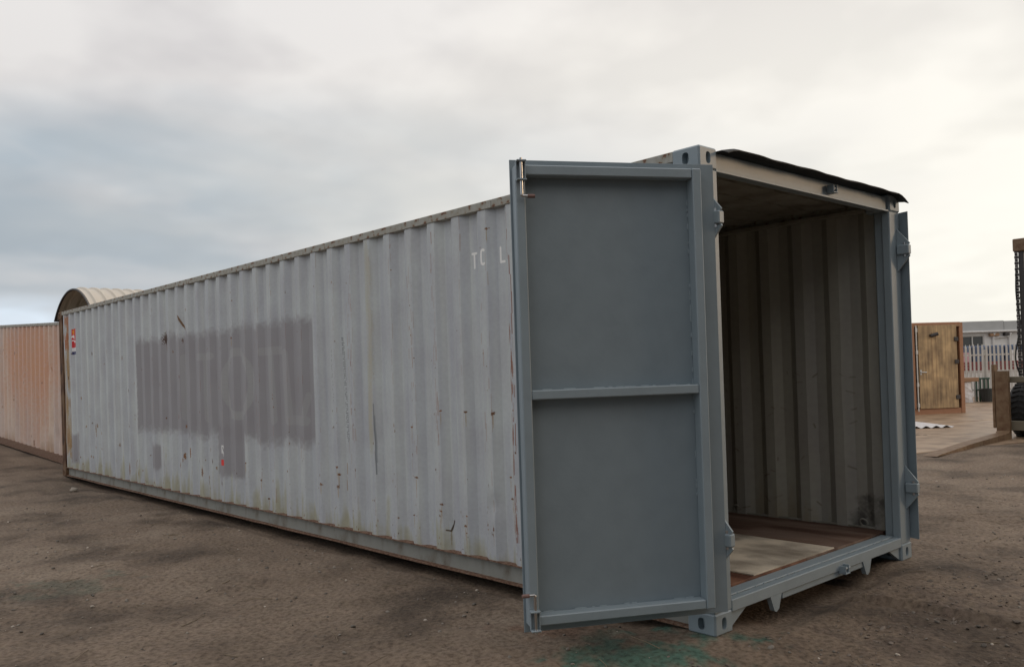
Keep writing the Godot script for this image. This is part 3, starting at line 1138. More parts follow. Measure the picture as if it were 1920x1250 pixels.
# ------------------------------------------------------------------ doors of the main container
func make_door(parent: Node3D, xf: Transform3D, s: float) -> void:
	var d := node("door", parent, xf)
	var wd := 1.095
	var mb := MB.new()
	mb.box(Vector3(0, 0.14, -0.003), Vector3(wd, 2.476, 0.003), 0.001)
	put("skin_panel", mb, M.new_panel, d)
	var z0 := 0.0035 * s
	var z1 := 0.078 * s
	var bars := [[0.104, 0.152, 0.185, 2.437], [1.036, 1.085, 0.185, 2.437]]
	for q in bars:
		var b := MB.new()
		b.box(Vector3(q[0], q[2], z0), Vector3(q[1], q[3], z1), 0.005)
		put("frame_bar", b, M.new_grey, d)
	for q in [[2.386, 2.436], [1.285, 1.332], [0.186, 0.234]]:
		var b := MB.new()
		b.box(Vector3(0.153, q[0], z0), Vector3(1.035, q[1], z1 - 0.0025 * s), 0.005)
		put("frame_bar", b, M.new_grey, d)
	# weld beads where the bars meet the skin
	var wb := MB.new()
	var rng := RandomNumberGenerator.new()
	rng.seed = 77
	for k in 22:
		var y := rng.randf_range(0.3, 2.3)
		var l := rng.randf_range(0.01, 0.035)
		wb.tube([Vector3(0.1535, y, 0.006 * s), Vector3(0.155, y + l * 0.5, 0.007 * s), Vector3(0.1535, y + l, 0.006 * s)], 0.004, 6)
	for k in 26:
		var x := rng.randf_range(0.17, 0.98)
		var l := rng.randf_range(0.012, 0.05)
		var y: float = [1.333, 0.235][k % 2]
		wb.tube([Vector3(x, y, 0.006 * s), Vector3(x + l, y, 0.007 * s)], 0.0035, 6)
	put("weld_bead", wb, M.new_grey, d).set_meta("kind", "stuff")
	# sliding bolts at head and foot
	for e in [1.0, -1.0]:
		var bolt := MB.new()
		var yc := 2.402 if e > 0.0 else 0.22
		var xc := 1.06
		var zz := 0.079 * s
		bolt.box(Vector3(xc - 0.022, yc - 0.046, zz), Vector3(xc + 0.022, yc + 0.046, zz + 0.004 * s), 0.001)
		for q in [-1.0, 1.0]:
			bolt.box(Vector3(xc - 0.024, yc + q * 0.046 - 0.004, zz), Vector3(xc + 0.024, yc + q * 0.046 + 0.004, zz + 0.038 * s), 0.003)
			bolt.box(Vector3(xc + q * 0.022 - 0.003, yc - 0.042, zz), Vector3(xc + q * 0.022 + 0.003, yc + 0.042, zz + 0.016 * s), 0.001)
		var pl := put("bolt_bracket", bolt, M.new_grey, d)
		var rod := MB.new()
		var zr := zz + 0.022 * s
		var yb: float = yc - e * 0.125
		var pts := [Vector3(xc, yc + e * 0.06, zr), Vector3(xc, yb + e * 0.012, zr), Vector3(xc, yb + e * 0.004, zr)]
		var dirx := -1.0 if e > 0.0 else 1.0
		pts.append(Vector3(xc + dirx * 0.004, yb, zr))
		pts.append(Vector3(xc + dirx * 0.03, yb, zr))
		rod.tube(pts, 0.0075, 10)
		put("bolt_rod", rod, M.steel, d)
		var grip := MB.new()
		grip.tube([Vector3(xc + dirx * 0.028, yb, zr), Vector3(xc + dirx * 0.064, yb, zr)], 0.0095, 10)
		put("bolt_grip", grip, M.grip, d)


func make_hinge(parent: Node3D, u: float, y: float) -> void:
	var hn := node("hinge", parent)
	for e in [1.0, -1.0]:
		var g := MB.new()
		var poly := PackedVector2Array([Vector2(0.004, y + e * 0.155), Vector2(0.004, y + e * 0.036), Vector2(-0.082, y + e * 0.036), Vector2(-0.086, y + e * 0.046)])
		if e < 0.0:
			poly.reverse()
		g.prism(poly, V(u - 0.006, 0, 0), V(0, 0, 1), Vector3.UP, V(0.012, 0, 0))
		put("gusset", g, M.new_grey, hn)
	var b := MB.new()
	b.box(V(u - 0.024, y - 0.034, 0.0), V(u + 0.024, y + 0.034, -0.085), 0.006)
	put("knuckle", b, M.new_grey, hn)
	var pin := MB.new()
	pin.tube([V(u, y - 0.05, -0.05), V(u, y + 0.05, -0.05)], 0.012, 10)
	put("pin", pin, M.steel, hn)


func make_container() -> void:
	var c := thing("shipping_container", "long grey corrugated shipping container with its end doors open and a bare plywood floor", "container")
	# side towards the camera in two welded lengths
	var near_mat := wall_mat(paint_near_wall(), 0.55)
	var far_mat := wall_mat(paint_far_wall(), 0.55)
	var dents := [[1.76, 0.52, 0.09, 0.016], [2.3, 0.33, 0.08, 0.008], [3.19, 0.9, 0.12, 0.006]]
	var far_dents := [[7.7, 1.95, 0.1, 0.012], [7.2, 2.08, 0.14, 0.008], [9.1, 0.6, 0.2, 0.008], [10.5, 0.75, 0.18, 0.01], [6.7, 0.45, 0.2, 0.008]]
	put("side_wall", corrugated(wall_profile(0.16, 6.096, PHASE, 0.042), 0.012, 1.0, 0.145, 2.535, 48, 0.0, 6.096, 0.0, false, dents), near_mat, c)
	put("side_wall", corrugated(wall_profile(6.096, 12.03, PHASE, 0.042), 0.012, 1.0, 0.145, 2.535, 48, 6.096, 6.096, 0.0, false, far_dents), far_mat, c)
	put("inner_lining", corrugated(wall_profile(0.16, 12.03, PHASE, 0.042), 0.012, 1.0, 0.145, 2.535, 48, 0.0, 12.0, 0.004, true, dents + far_dents), M.inner, c)
	# side away from the camera
	put("side_wall", corrugated(wall_profile(0.16, 12.03, 0.63, 0.046), W - 0.012, -1.0, 0.145, 2.535, 24, 0.0, 12.0, 0.0, false, [[0.42, 1.2, 0.3, 0.01], [0.7, 0.8, 0.2, 0.008]]), M.low_rail, c)
	put("inner_lining", corrugated(wall_profile(0.16, 12.03, 0.63, 0.046), W - 0.012, -1.0, 0.145, 2.535, 24, 0.0, 12.0, 0.004, true, [[0.42, 1.2, 0.3, 0.01], [0.7, 0.8, 0.2, 0.008]]), wall_mat(paint_lining(), 0.75), c)
	# closed far end
	var ew := MB.new()
	var x := 0.16
	var side := 0
	while x < W - 0.17:
		var x2: float = min(x + 0.11, W - 0.16)
		var z := L - 0.02 - (0.04 if side % 2 == 0 else 0.0)
		ew.box(V(x, 0.12, z), V(x2, 2.5, z - 0.05), 0.0)
		x = x2
		side += 1
	put("end_wall", ew, M.rust_post, c)
	# roof, pressed across
	var rf := MB.new()
	var v := 0.1
	while v < L - 0.1:
		var e: float = min(v + 0.26, L - 0.1)
		var e1 := v + 0.12
		rf.box(V(0.04, 2.562, v), V(W - 0.04, 2.568, e1), 0.0)
		rf.box(V(0.04, 2.576, e1), V(W - 0.04, 2.582, e), 0.0)
		rf.box(V(0.04, 2.564, e1 - 0.002), V(W - 0.04, 2.58, e1 + 0.002), 0.0)
		v = e
		rf.box(V(0.04, 2.564, v - 0.002), V(W - 0.04, 2.58, v + 0.002), 0.0)
	put("roof", rf, M.inner, c)
	# rails
	for s in [0, 1]:
		var u0 := 0.004 if s == 0 else W - 0.064
		var tr := MB.new()
		var cut := [0.17, 1.68, 4.1, 7.3, 12.02]
		for k in 4:
			tr.box(V(u0, 2.53 + (0.0015 if k % 2 == 1 else 0.0), cut[k] + 0.0015), V(u0 + 0.06, 2.588, cut[k + 1] - 0.0015), 0.004)
		put("top_rail", tr, M.rail, c)
		var o0 := 0.004 if s == 0 else W - 0.004
		var sg := 1.0 if s == 0 else -1.0
		var br := MB.new()
		br.box(V(o0 + sg * 0.044, 0.022, 0.17), V(o0 + sg * 0.05, 0.141, 12.02), 0.0)
		put("bottom_rail", br, M.low_rail, c)
		var fl := MB.new()
		var rng := RandomNumberGenerator.new()
		rng.seed = 12 + s
		for lip in [[0.0, 0.141, 0.149], [0.004, 0.012, 0.0225]]:
			var q := 0.17
			var off := 0.0
			while q < 12.02:
				var q2: float = min(q + 0.33, 12.02)
				var off2 := rng.randf_range(-0.003, 0.003)
				var a: float = o0 + sg * lip[0]
				var b := o0 + sg * 0.05
				var yy: float = lip[1] + off
				var yz: float = lip[1] + off2
				var t: float = lip[2] - lip[1]
				fl.quad(V(a, yy, q), V(a, yz, q2), V(a, yz + t, q2), V(a, yy + t, q), V(-sg, 0, 0))
				fl.quad(V(a, yy + t, q), V(a, yz + t, q2), V(b, lip[1] + t, q2), V(b, lip[1] + t, q), Vector3.UP)
				fl.quad(V(a, yy, q), V(a, yz, q2), V(b, lip[1], q2), V(b, lip[1], q), Vector3.DOWN)
				q = q2
				off = off2
		put("rail_lip", fl, M.rusty_lip, c)
	# corner posts and fittings
	for s in [0, 1]:
		var o0 := 0.005 if s == 0 else W - 0.005
		var sg := 1.0 if s == 0 else -1.0
		var p1 := MB.new()
		p1.box(V(o0, 0.117, 0.005), V(o0 + sg * 0.16, 2.474, 0.062), 0.006)
		p1.box(V(o0, 0.117, 0.0605), V(o0 + sg * 0.05, 2.474, 0.172), 0.004)
		p1.box(V(o0 + sg * 0.098, 0.14, 0.063), V(o0 + sg * 0.135, 2.474, 0.125), 0.005)
		put("corner_post", p1, M.new_grey, c)
		var p2 := MB.new()
		p2.box(V(o0, 0.117, L - 0.005), V(o0 + sg * 0.15, 2.474, L - 0.04), 0.004)
		p2.box(V(o0, 0.117, L - 0.041), V(o0 + sg * 0.04, 2.474, L - 0.172), 0.004)
		put("corner_post", p2, M.rust_post, c)
	var cast_new := casting_mesh(M.new_grey)
	var cast_old := casting_mesh(M.rust_post)
	for s in [0.081, W - 0.081]:
		for y in [0.059, H - 0.059]:
			inst("corner_fitting", cast_new, Transform3D(Basis(), V(s, y, 0.089)), c)
			inst("corner_fitting", cast_old, Transform3D(Basis(), V(s, y, L - 0.089)), c)
	# front frame
	bx(c, "header", M.new_grey, 0.163, W - 0.163, 2.474, 2.574, 0.022, 0.09)
	bx(c, "header_lip", M.new_grey, 0.163, W - 0.163, 2.468, 2.482, 0.008, 0.022, 0.002)
	bx(c, "end_header", M.rust_post, 0.163, W - 0.163, 2.474, 2.58, L - 0.09, L - 0.01)
	bx(c, "end_sill", M.rust_post, 0.163, W - 0.163, 0.02, 0.15, L - 0.09, L - 0.01)
	var sill := MB.new()
	sill.box(V(0.163, 0.1, 0.003), V(W - 0.163, 0.166, 0.056), 0.004)
	sill.box(V(0.163, 0.115, 0.059), V(W - 0.163, 0.172, 0.145), 0.004)
	put("door_sill", sill, M.new_grey, c)
	# paint skin broken along the sill's joint
	var bead := MB.new()
	var rg := RandomNumberGenerator.new()
	rg.seed = 2
	var u := 0.18
	while u < 2.25:
		var l := rg.randf_range(0.03, 0.14)
		if rg.randf() < 0.55:
			bead.tube([V(u, 0.168, 0.057), V(u + l * 0.5, 0.1695, 0.0575), V(u + l, 0.168, 0.057)], 0.0035, 6)
		u += l * rg.randf_range(1.0, 1.6)
	put("weld_bead", bead, M.new_grey, c).set_meta("kind", "stuff")
	bx(c, "drawbar", M.new_grey, 0.69, 1.715, 0.062, 0.122, 0.012, 0.055)
	var bead2 := MB.new()
	u = 0.72
	while u < 1.7:
		var l := rg.randf_range(0.02, 0.08)
		bead2.tube([V(u, 0.123, 0.014), V(u + l, 0.1235 + rg.randf_range(0, 0.002), 0.013)], 0.004, 6)
		u += l * rg.randf_range(1.0, 2.2)
	put("weld_bead", bead2, M.new_grey, c).set_meta("kind", "stuff")
	for q in [0.615, 1.755]:
		var lug := MB.new()
		lug.prism(PackedVector2Array([Vector2(q - 0.07, 0.11), Vector2(q - 0.026, 0.014), Vector2(q - 0.006, 0.006), Vector2(q + 0.022, 0.02), Vector2(q + 0.058, 0.11)]), V(0, 0, 0.004), V(1, 0, 0), Vector3.UP, V(0, 0, 0.03))
		put("pocket_lug", lug, M.new_grey, c)
	for s in [0, 1]:
		var o0 := 0.163 if s == 0 else W - 0.163
		var sg := 1.0 if s == 0 else -1.0
		var g := MB.new()
		g.prism(PackedVector2Array([Vector2(0, 0.1), Vector2(0, 0.012), Vector2(0.02, 0.02), Vector2(0.17, 0.1)]), V(o0, 0, 0.02), V(sg, 0, 0), Vector3.UP, V(0, 0, 0.02))
		put("corner_gusset", g, M.new_grey, c)
	# bolt keepers on header and drawbar
	for q in [[1.435, 2.522, 0.02], [1.394, 0.108, 0.011]]:
		var k := node("keeper", c)
		var a := MB.new()
		a.box(V(q[0] - 0.03, q[1] - 0.025, q[2]), V(q[0] + 0.03, q[1] - 0.018, q[2] - 0.05), 0.002)
		a.box(V(q[0] - 0.03, q[1] - 0.017, q[2]), V(q[0] - 0.022, q[1] + 0.025, q[2] - 0.05), 0.002)
		a.box(V(q[0] + 0.022, q[1] - 0.017, q[2]), V(q[0] + 0.03, q[1] + 0.03, q[2] - 0.045), 0.002)
		put("bracket", a, M.new_grey, k)
		var b := MB.new()
		b.tube([V(q[0] - 0.02, q[1] + 0.005, q[2] - 0.03), V(q[0] + 0.05, q[1] + 0.008, q[2] - 0.033)], 0.009, 8)
		put("stud", b, M.new_grey, k)
	for q in [[0.06, 2.2], [0.06, 0.51], [W - 0.055, 2.2], [W - 0.055, 0.51]]:
		make_hinge(c, q[0], q[1])
	var a1 := deg_to_rad(29.4)
	make_door(c, Transform3D(Basis(V(-cos(a1), 0, sin(a1)), Vector3.UP, V(-cos(a1), 0, sin(a1)).cross(Vector3.UP)), V(0.043, 0, -0.05)), -1.0)
	var a2 := deg_to_rad(72.0)
	make_door(c, Transform3D(Basis(V(cos(a2), 0, sin(a2)), Vector3.UP, V(cos(a2), 0, sin(a2)).cross(Vector3.UP)), V(W - 0.008, 0, -0.058)), 1.0)
	# rain flap over the header: sagging rubber sheet
	var fp := MB.new()
	var n := 44
	var rows := [Vector2(0.10, 2.588), Vector2(0.05, 2.596), Vector2(0.0, 2.598), Vector2(-0.045, 2.592), Vector2(-0.075, 2.578)]
	var flap := func(i: int, j: int, th: float) -> Vector3:
		var s := float(i) / n
		var uu := lerpf(0.155, W - 0.02, s)
		var droop: float = 0.03 * pow(maxf(0.0, 1.0 - s * 16.0), 1.6) + 0.05 * pow(maxf(0.0, (s - 0.93) / 0.07), 1.6)
		var wave := 0.0025 * sin(s * 19.0) + 0.002 * sin(s * 47.0 + 1.0)
		var r: Vector2 = rows[j]
		return V(uu, r.y - droop + wave * (j / 4.0) + th, r.x)
	for i in n:
		for j in 4:
			for th in [0.0, 0.005]:
				fp.quad(flap.call(i, j, th), flap.call(i + 1, j, th), flap.call(i + 1, j + 1, th), flap.call(i, j + 1, th), Vector3.UP if th > 0.0 else Vector3.DOWN)
		fp.quad(flap.call(i, 4, 0.0), flap.call(i + 1, 4, 0.0), flap.call(i + 1, 4, 0.005), flap.call(i, 4, 0.005), V(0, 0, -1))
	put("rain_flap", fp, M.rubber, c)
	# floor of plywood panels on cross members
	var k2 := 0
	for i in 5:
		for j in 2:
			var f := MB.new()
			var v0 := 0.147 + i * 2.37
			f.box(V(0.06 + j * 1.161, 0.157, v0 + 0.0015), V(0.06 + j * 1.161 + 1.158, 0.185 - (0.0012 if (i + j) % 2 == 0 else 0.0), minf(v0 + 2.3685, L - 0.1)), 0.0015)
			put("floor_panel", f, M.floor_ply_red if (i == 0 and j == 0) else M.floor_ply, c)
			k2 += 1
	for i in 30:
		var f := MB.new()
		var v0 := 0.35 + i * 0.39
		f.box(V(0.056, 0.04, v0), V(W - 0.056, 0.156, v0 + 0.045), 0.0)
		put("cross_member", f, M.low_rail, c)
	# tie-down rings along the foot of the inner wall and plates at its head
	for q in [0.32, 1.405, 2.5, 3.6]:
		var r := MB.new()
		var pts := []
		for k in 21:
			var a := TAU * k / 20.0
			pts.append(V(W - 0.055 - 0.012 * sin(a), 0.225 + sin(a) * 0.028, q + cos(a) * 0.028))
		r.tube(pts, 0.0065, 8, false)
		put("lashing_ring", r, M.inner, c)
	var ir := MB.new()
	ir.box(V(W - 0.12, 2.50, 0.17), V(W - 0.07, 2.53, 12.0), 0.004)
	put("inner_rail", ir, M.inner, c)
	var fp2 := MB.new()
	fp2.box(V(W - 0.058, 0.186, 0.17), V(W - 0.05, 0.20, 12.0), 0.002)
	put("skirting", fp2, M.inner, c)
	# loose sheet on the floor
	var ps := MB.new()
	ps.box(V(0.615, 0.1855, 0.15), V(1.59, 0.194, 2.1), 0.001)
	var po := put("plywood_sheet", ps, M.new_ply)
	tag(po, "pale unpainted plywood sheet lying on the brown floor inside the open container", "plywood")


func make_second_container() -> void:
	# its wall runs back from beside the main container's far end, on ground that rises
	var p1 := Vector3(0.538, 0.003, 14.527)
	var p2 := Vector3(0.405, 0.194, 18.58)
	var d := (p2 - p1).normalized()
	var p0 := p1 - d * 0.98
	var z := V(d.x, d.y, d.z) * -1.0
	var xax := Vector3.UP.cross(z).normalized()
	var yax := z.cross(xax)
	var c := thing("storage_container", "silver grey corrugated container with a warm low-sun glow painted on its wall, standing beyond the long container's far end", "container", Transform3D(Basis(xax, yax, z), V(p0.x, p0.y, p0.z)))
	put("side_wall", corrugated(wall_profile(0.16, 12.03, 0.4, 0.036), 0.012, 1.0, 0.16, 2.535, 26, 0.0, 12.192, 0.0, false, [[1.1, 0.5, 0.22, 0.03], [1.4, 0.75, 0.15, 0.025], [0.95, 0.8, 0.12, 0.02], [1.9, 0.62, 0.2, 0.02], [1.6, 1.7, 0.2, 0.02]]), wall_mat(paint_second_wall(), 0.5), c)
	put("side_wall", corrugated(wall_profile(0.16, 12.03, 0.4, 0.036), W - 0.012, -1.0, 0.16, 2.535, 4, 0.0, 12.192, 0.0, false, []), M.rail, c)
	bx(c, "roof", M.rail, 0.03, W - 0.03, 2.56, 2.58, 0.1, 12.1, 0.0)
	bx(c, "end_wall", M.rail, 0.16, W - 0.16, 0.12, 2.53, 0.03, 0.08, 0.0)
	bx(c, "end_wall", M.rail, 0.16, W - 0.16, 0.12, 2.53, L - 0.08, L - 0.03, 0.0)
	for s in [0, 1]:
		var o0 := 0.004 if s == 0 else W - 0.004
		var sg := 1.0 if s == 0 else -1.0
		bx(c, "top_rail", M.rail, o0, o0 + sg * 0.05, 2.535, 2.588, 0.17, 12.02)
		bx(c, "bottom_rail", M.rusty_lip, o0, o0 + sg * 0.05, 0.012, 0.16, 0.17, 12.02)
		for e in [0.005, L - 0.165]:
			bx(c, "corner_post", M.rust_post, o0, o0 + sg * 0.15, 0.117, 2.474, e, e + 0.16)
	var cm := casting_mesh(M.rust_post)
	for s in [0.081, W - 0.081]:
		for y in [0.059, H - 0.059]:
			for e in [0.089, L - 0.089]:
				inst("corner_fitting", cm, Transform3D(Basis(), V(s, y, e)), c)
	bx(c, "floor", M.floor_ply, 0.06, W - 0.06, 0.14, 0.165, 0.1, 12.1, 0.0)


# unseen dark stack added behind the camera to block light from the front
func make_light_blockers() -> void:
	var proto: Node3D = null
	var words := ["bottom", "middle", "top"]
	for k in 6:
		var label: String = "added light-blocking dark grey container at the %s of the three-high stack %s" % [words[k % 3], "facing the open doors" if k > 2 else "facing the long corrugated wall"]
		var xf := Transform3D(Basis(Vector3.UP, PI * 0.5), V(-4.9 + 12.4 * float(k / 3), -0.02 + 2.6 * (k % 3), -11.6))
		if proto == null:
			proto = thing("light_blocker_container", label, "container", xf, "added light-blocking containers behind the camera")
			for s in [0, 1]:
				var o0 := 0.012 if s == 0 else W - 0.012
				put("side_wall", corrugated(wall_profile(0.16, 12.03, 0.4, 0.036), o0, 1.0 if s == 0 else -1.0, 0.16, 2.535, 2, 0.0, 12.192, 0.0, false, []), M.blocker_grey, proto)
				var e0 := 0.004 if s == 0 else W - 0.004
				var sg := 1.0 if s == 0 else -1.0
				bx(proto, "top_rail", M.blocker_grey, e0, e0 + sg * 0.05, 2.535, 2.588, 0.17, 12.02)
				bx(proto, "bottom_rail", M.blocker_grey, e0, e0 + sg * 0.05, 0.012, 0.16, 0.17, 12.02)
				for e in [0.005, L - 0.165]:
					bx(proto, "corner_post", M.blocker_grey, e0, e0 + sg * 0.15, 0.0, 2.59, e, e + 0.16)
			for e in [0.05, L - 0.1]:
				bx(proto, "end_wall", M.blocker_grey, 0.15, W - 0.15, 0.1, 2.55, e, e + 0.05, 0.0)
			bx(proto, "roof", M.blocker_grey, 0.03, W - 0.03, 2.56, 2.58, 0.1, 12.1, 0.0)
			bx(proto, "floor", M.blocker_grey, 0.05, W - 0.05, 0.14, 0.165, 0.1, 12.1, 0.0)
		else:
			var o: Node3D = proto.duplicate()
			o.name = numbered("light_blocker_container")
			add_child(o)
			o.transform = xf
			o.set_meta("label", label)


# curved ribbed roof bridging the two containers
func make_canopy() -> void:
	var c := thing("curved_canopy", "curved ribbed metal canopy bridging the roofs behind the long container's far end", "canopy")
	var vc := 13.17
	var half := 1.1
	var rise := 0.47
	var y0 := 2.605
	var rr := (half * half + rise * rise) / (2.0 * rise)
	var a0 := asin(half / rr)
	var prof := []
	var u := 0.46
	while u < 3.0:
		for q in [[0.0, 0.0], [0.1, 0.0], [0.115, 0.028], [0.155, 0.028], [0.17, 0.0]]:
			prof.append(Vector2(u + q[0], q[1]))
		u += 0.185
	var mb := MB.new()
	var mi := MB.new()
	var n := 30
	var at := func(i: int, q: Vector2, th: float) -> Vector3:
		var a := lerpf(-a0, a0, float(i) / n)
		var r: float = rr + q.y + th
		return V(q.x, y0 + rise - rr + cos(a) * r, vc + sin(a) * r)
	for i in n:
		var a := lerpf(-a0, a0, (i + 0.5) / n)
		var out := V(0, cos(a), sin(a))
		for k in prof.size() - 1:
			mb.quad(at.call(i, prof[k], 0.004), at.call(i + 1, prof[k], 0.004), at.call(i + 1, prof[k + 1], 0.004), at.call(i, prof[k + 1], 0.004), out)
			mi.quad(at.call(i, prof[k], 0.0), at.call(i + 1, prof[k], 0.0), at.call(i + 1, prof[k + 1], 0.0), at.call(i, prof[k + 1], 0.0), -out)
	put("ribbed_sheet", mb, M.canopy, c)
	put("underside", mi, M.canopy, c)
	var arch := []
	for i in n + 1:
		arch.append(at.call(i, Vector2(0.47, 0.0), -0.012))
	var ab := MB.new()
	ab.tube(arch, 0.018, 8)
	put("edge_arch", ab, M.dark_steel, c)
	for s in [-1.0, 1.0]:
		var ft := MB.new()
		ft.box(V(0.46, 2.585, vc + s * (half - 0.06)), V(3.0, 2.612, vc + s * (half + 0.03)), 0.003)
		put("foot_rail", ft, M.dark_steel, c)


# ------------------------------------------------------------------ right-hand yard
func make_shed() -> void:
	# local frame: u across its doors from left to right, v into it
	var right := Vector2(18.79, 5.44)
	var a := Vector2(0.835, -0.55).normalized()
	var o := right - a * W
	var xf := Transform3D(Basis(V(a.x, 0, a.y), Vector3.UP, V(a.x, 0, a.y).cross(Vector3.UP)), V(o.x, 0.0, o.y))
	var c := thing("storage_shed", "small rusty orange container shed with weathered plywood doors on the concrete yard", "shed", xf)
	var hh := 2.27
	bx(c, "corner_post", M.orange_frame, 0.0, 0.14, 0.0, hh, 0.0, 0.12)
	bx(c, "corner_post", M.orange_frame, W - 0.1, W, 0.0, hh, 0.0, 0.12)
	bx(c, "header", M.orange_frame, 0.14, W - 0.1, hh - 0.05, hh, 0.0, 0.1)
	bx(c, "sill", M.orange_frame, 0.14, W - 0.1, 0.0, 0.15, 0.01, 0.1)
	bx(c, "side_wall", M.orange_frame, 0.02, 0.05, 0.02, hh - 0.02, 0.12, 6.0)
	bx(c, "side_wall", M.orange_frame, W - 0.05, W - 0.02, 0.02, hh - 0.02, 0.12, 6.0)
	bx(c, "end_wall", M.orange_frame, 0.02, W - 0.02, 0.02, hh - 0.02, 6.0, 6.04)
	bx(c, "roof", M.orange_frame, 0.0, W, hh - 0.02, hh + 0.02, 0.1, 6.06)
	var rng := RandomNumberGenerator.new()
	rng.seed = 4
	# eaves strip with uneven tabs
	for k in 11:
		bx(c, "eave_tab", M.timber, 0.2 + k * 0.2, 0.38 + k * 0.2, hh - 0.085 - rng.randf() * 0.015, hh - 0.05, -0.012, 0.0, 0.002)
	for s in [0, 1]:
		var u0 := 0.15 if s == 0 else 1.2
		var u1 := 1.1 if s == 0 else W - 0.19
		var d := node("door", c)
		bx(d, "leaf", M.orange_frame if s == 0 else M.wood_door, u0, u1, 0.16, hh - 0.055, -0.02, 0.02, 0.004)
		if s == 1:
			# plank joints in the ply facing
			for q in [1.56, 1.67]:
				bx(d, "groove_strip", M.timber, q, q + 0.006, 0.2, hh - 0.1, -0.023, -0.019, 0.0)
			bx(d, "lamp_bracket", M.dark_steel, 1.50, 1.58, 1.93, 1.99, -0.1, -0.02, 0.01)
			var lp := MB.new()
			lp.tube([V(1.53, 1.955, -0.06), V(1.68, 2.0, -0.1)], 0.045, 12)
			put("floodlight", lp, M.dark_steel, d)
			var hd := MB.new()
			hd.tube([V(1.24, 1.06, -0.03), V(1.24, 1.06, -0.07), V(1.36, 1.06, -0.075)], 0.015, 8)
			put("handle", hd, M.steel, d)
			bx(d, "lock_plate", M.steel, 1.22, 1.26, 1.0, 1.12, -0.028, -0.02)
			for y in [1.86, 1.3, 0.42]:
				bx(d, "hinge_strap", M.dark_steel, u1 - 0.08, u1 + 0.03, y - 0.05, y + 0.05, -0.045, -0.021, 0.006)
		else:
			var rod := MB.new()
			rod.tube([V(1.14, 0.1, -0.03), V(1.14, hh - 0.05, -0.03)], 0.016, 8)
			put("lock_rod", rod, M.gal, d)
			for y in [0.25, 0.75, 1.55, 2.1]:
				bx(d, "rod_guide", M.gal, 1.115, 1.165, y - 0.05, y + 0.05, -0.055, -0.021, 0.006)


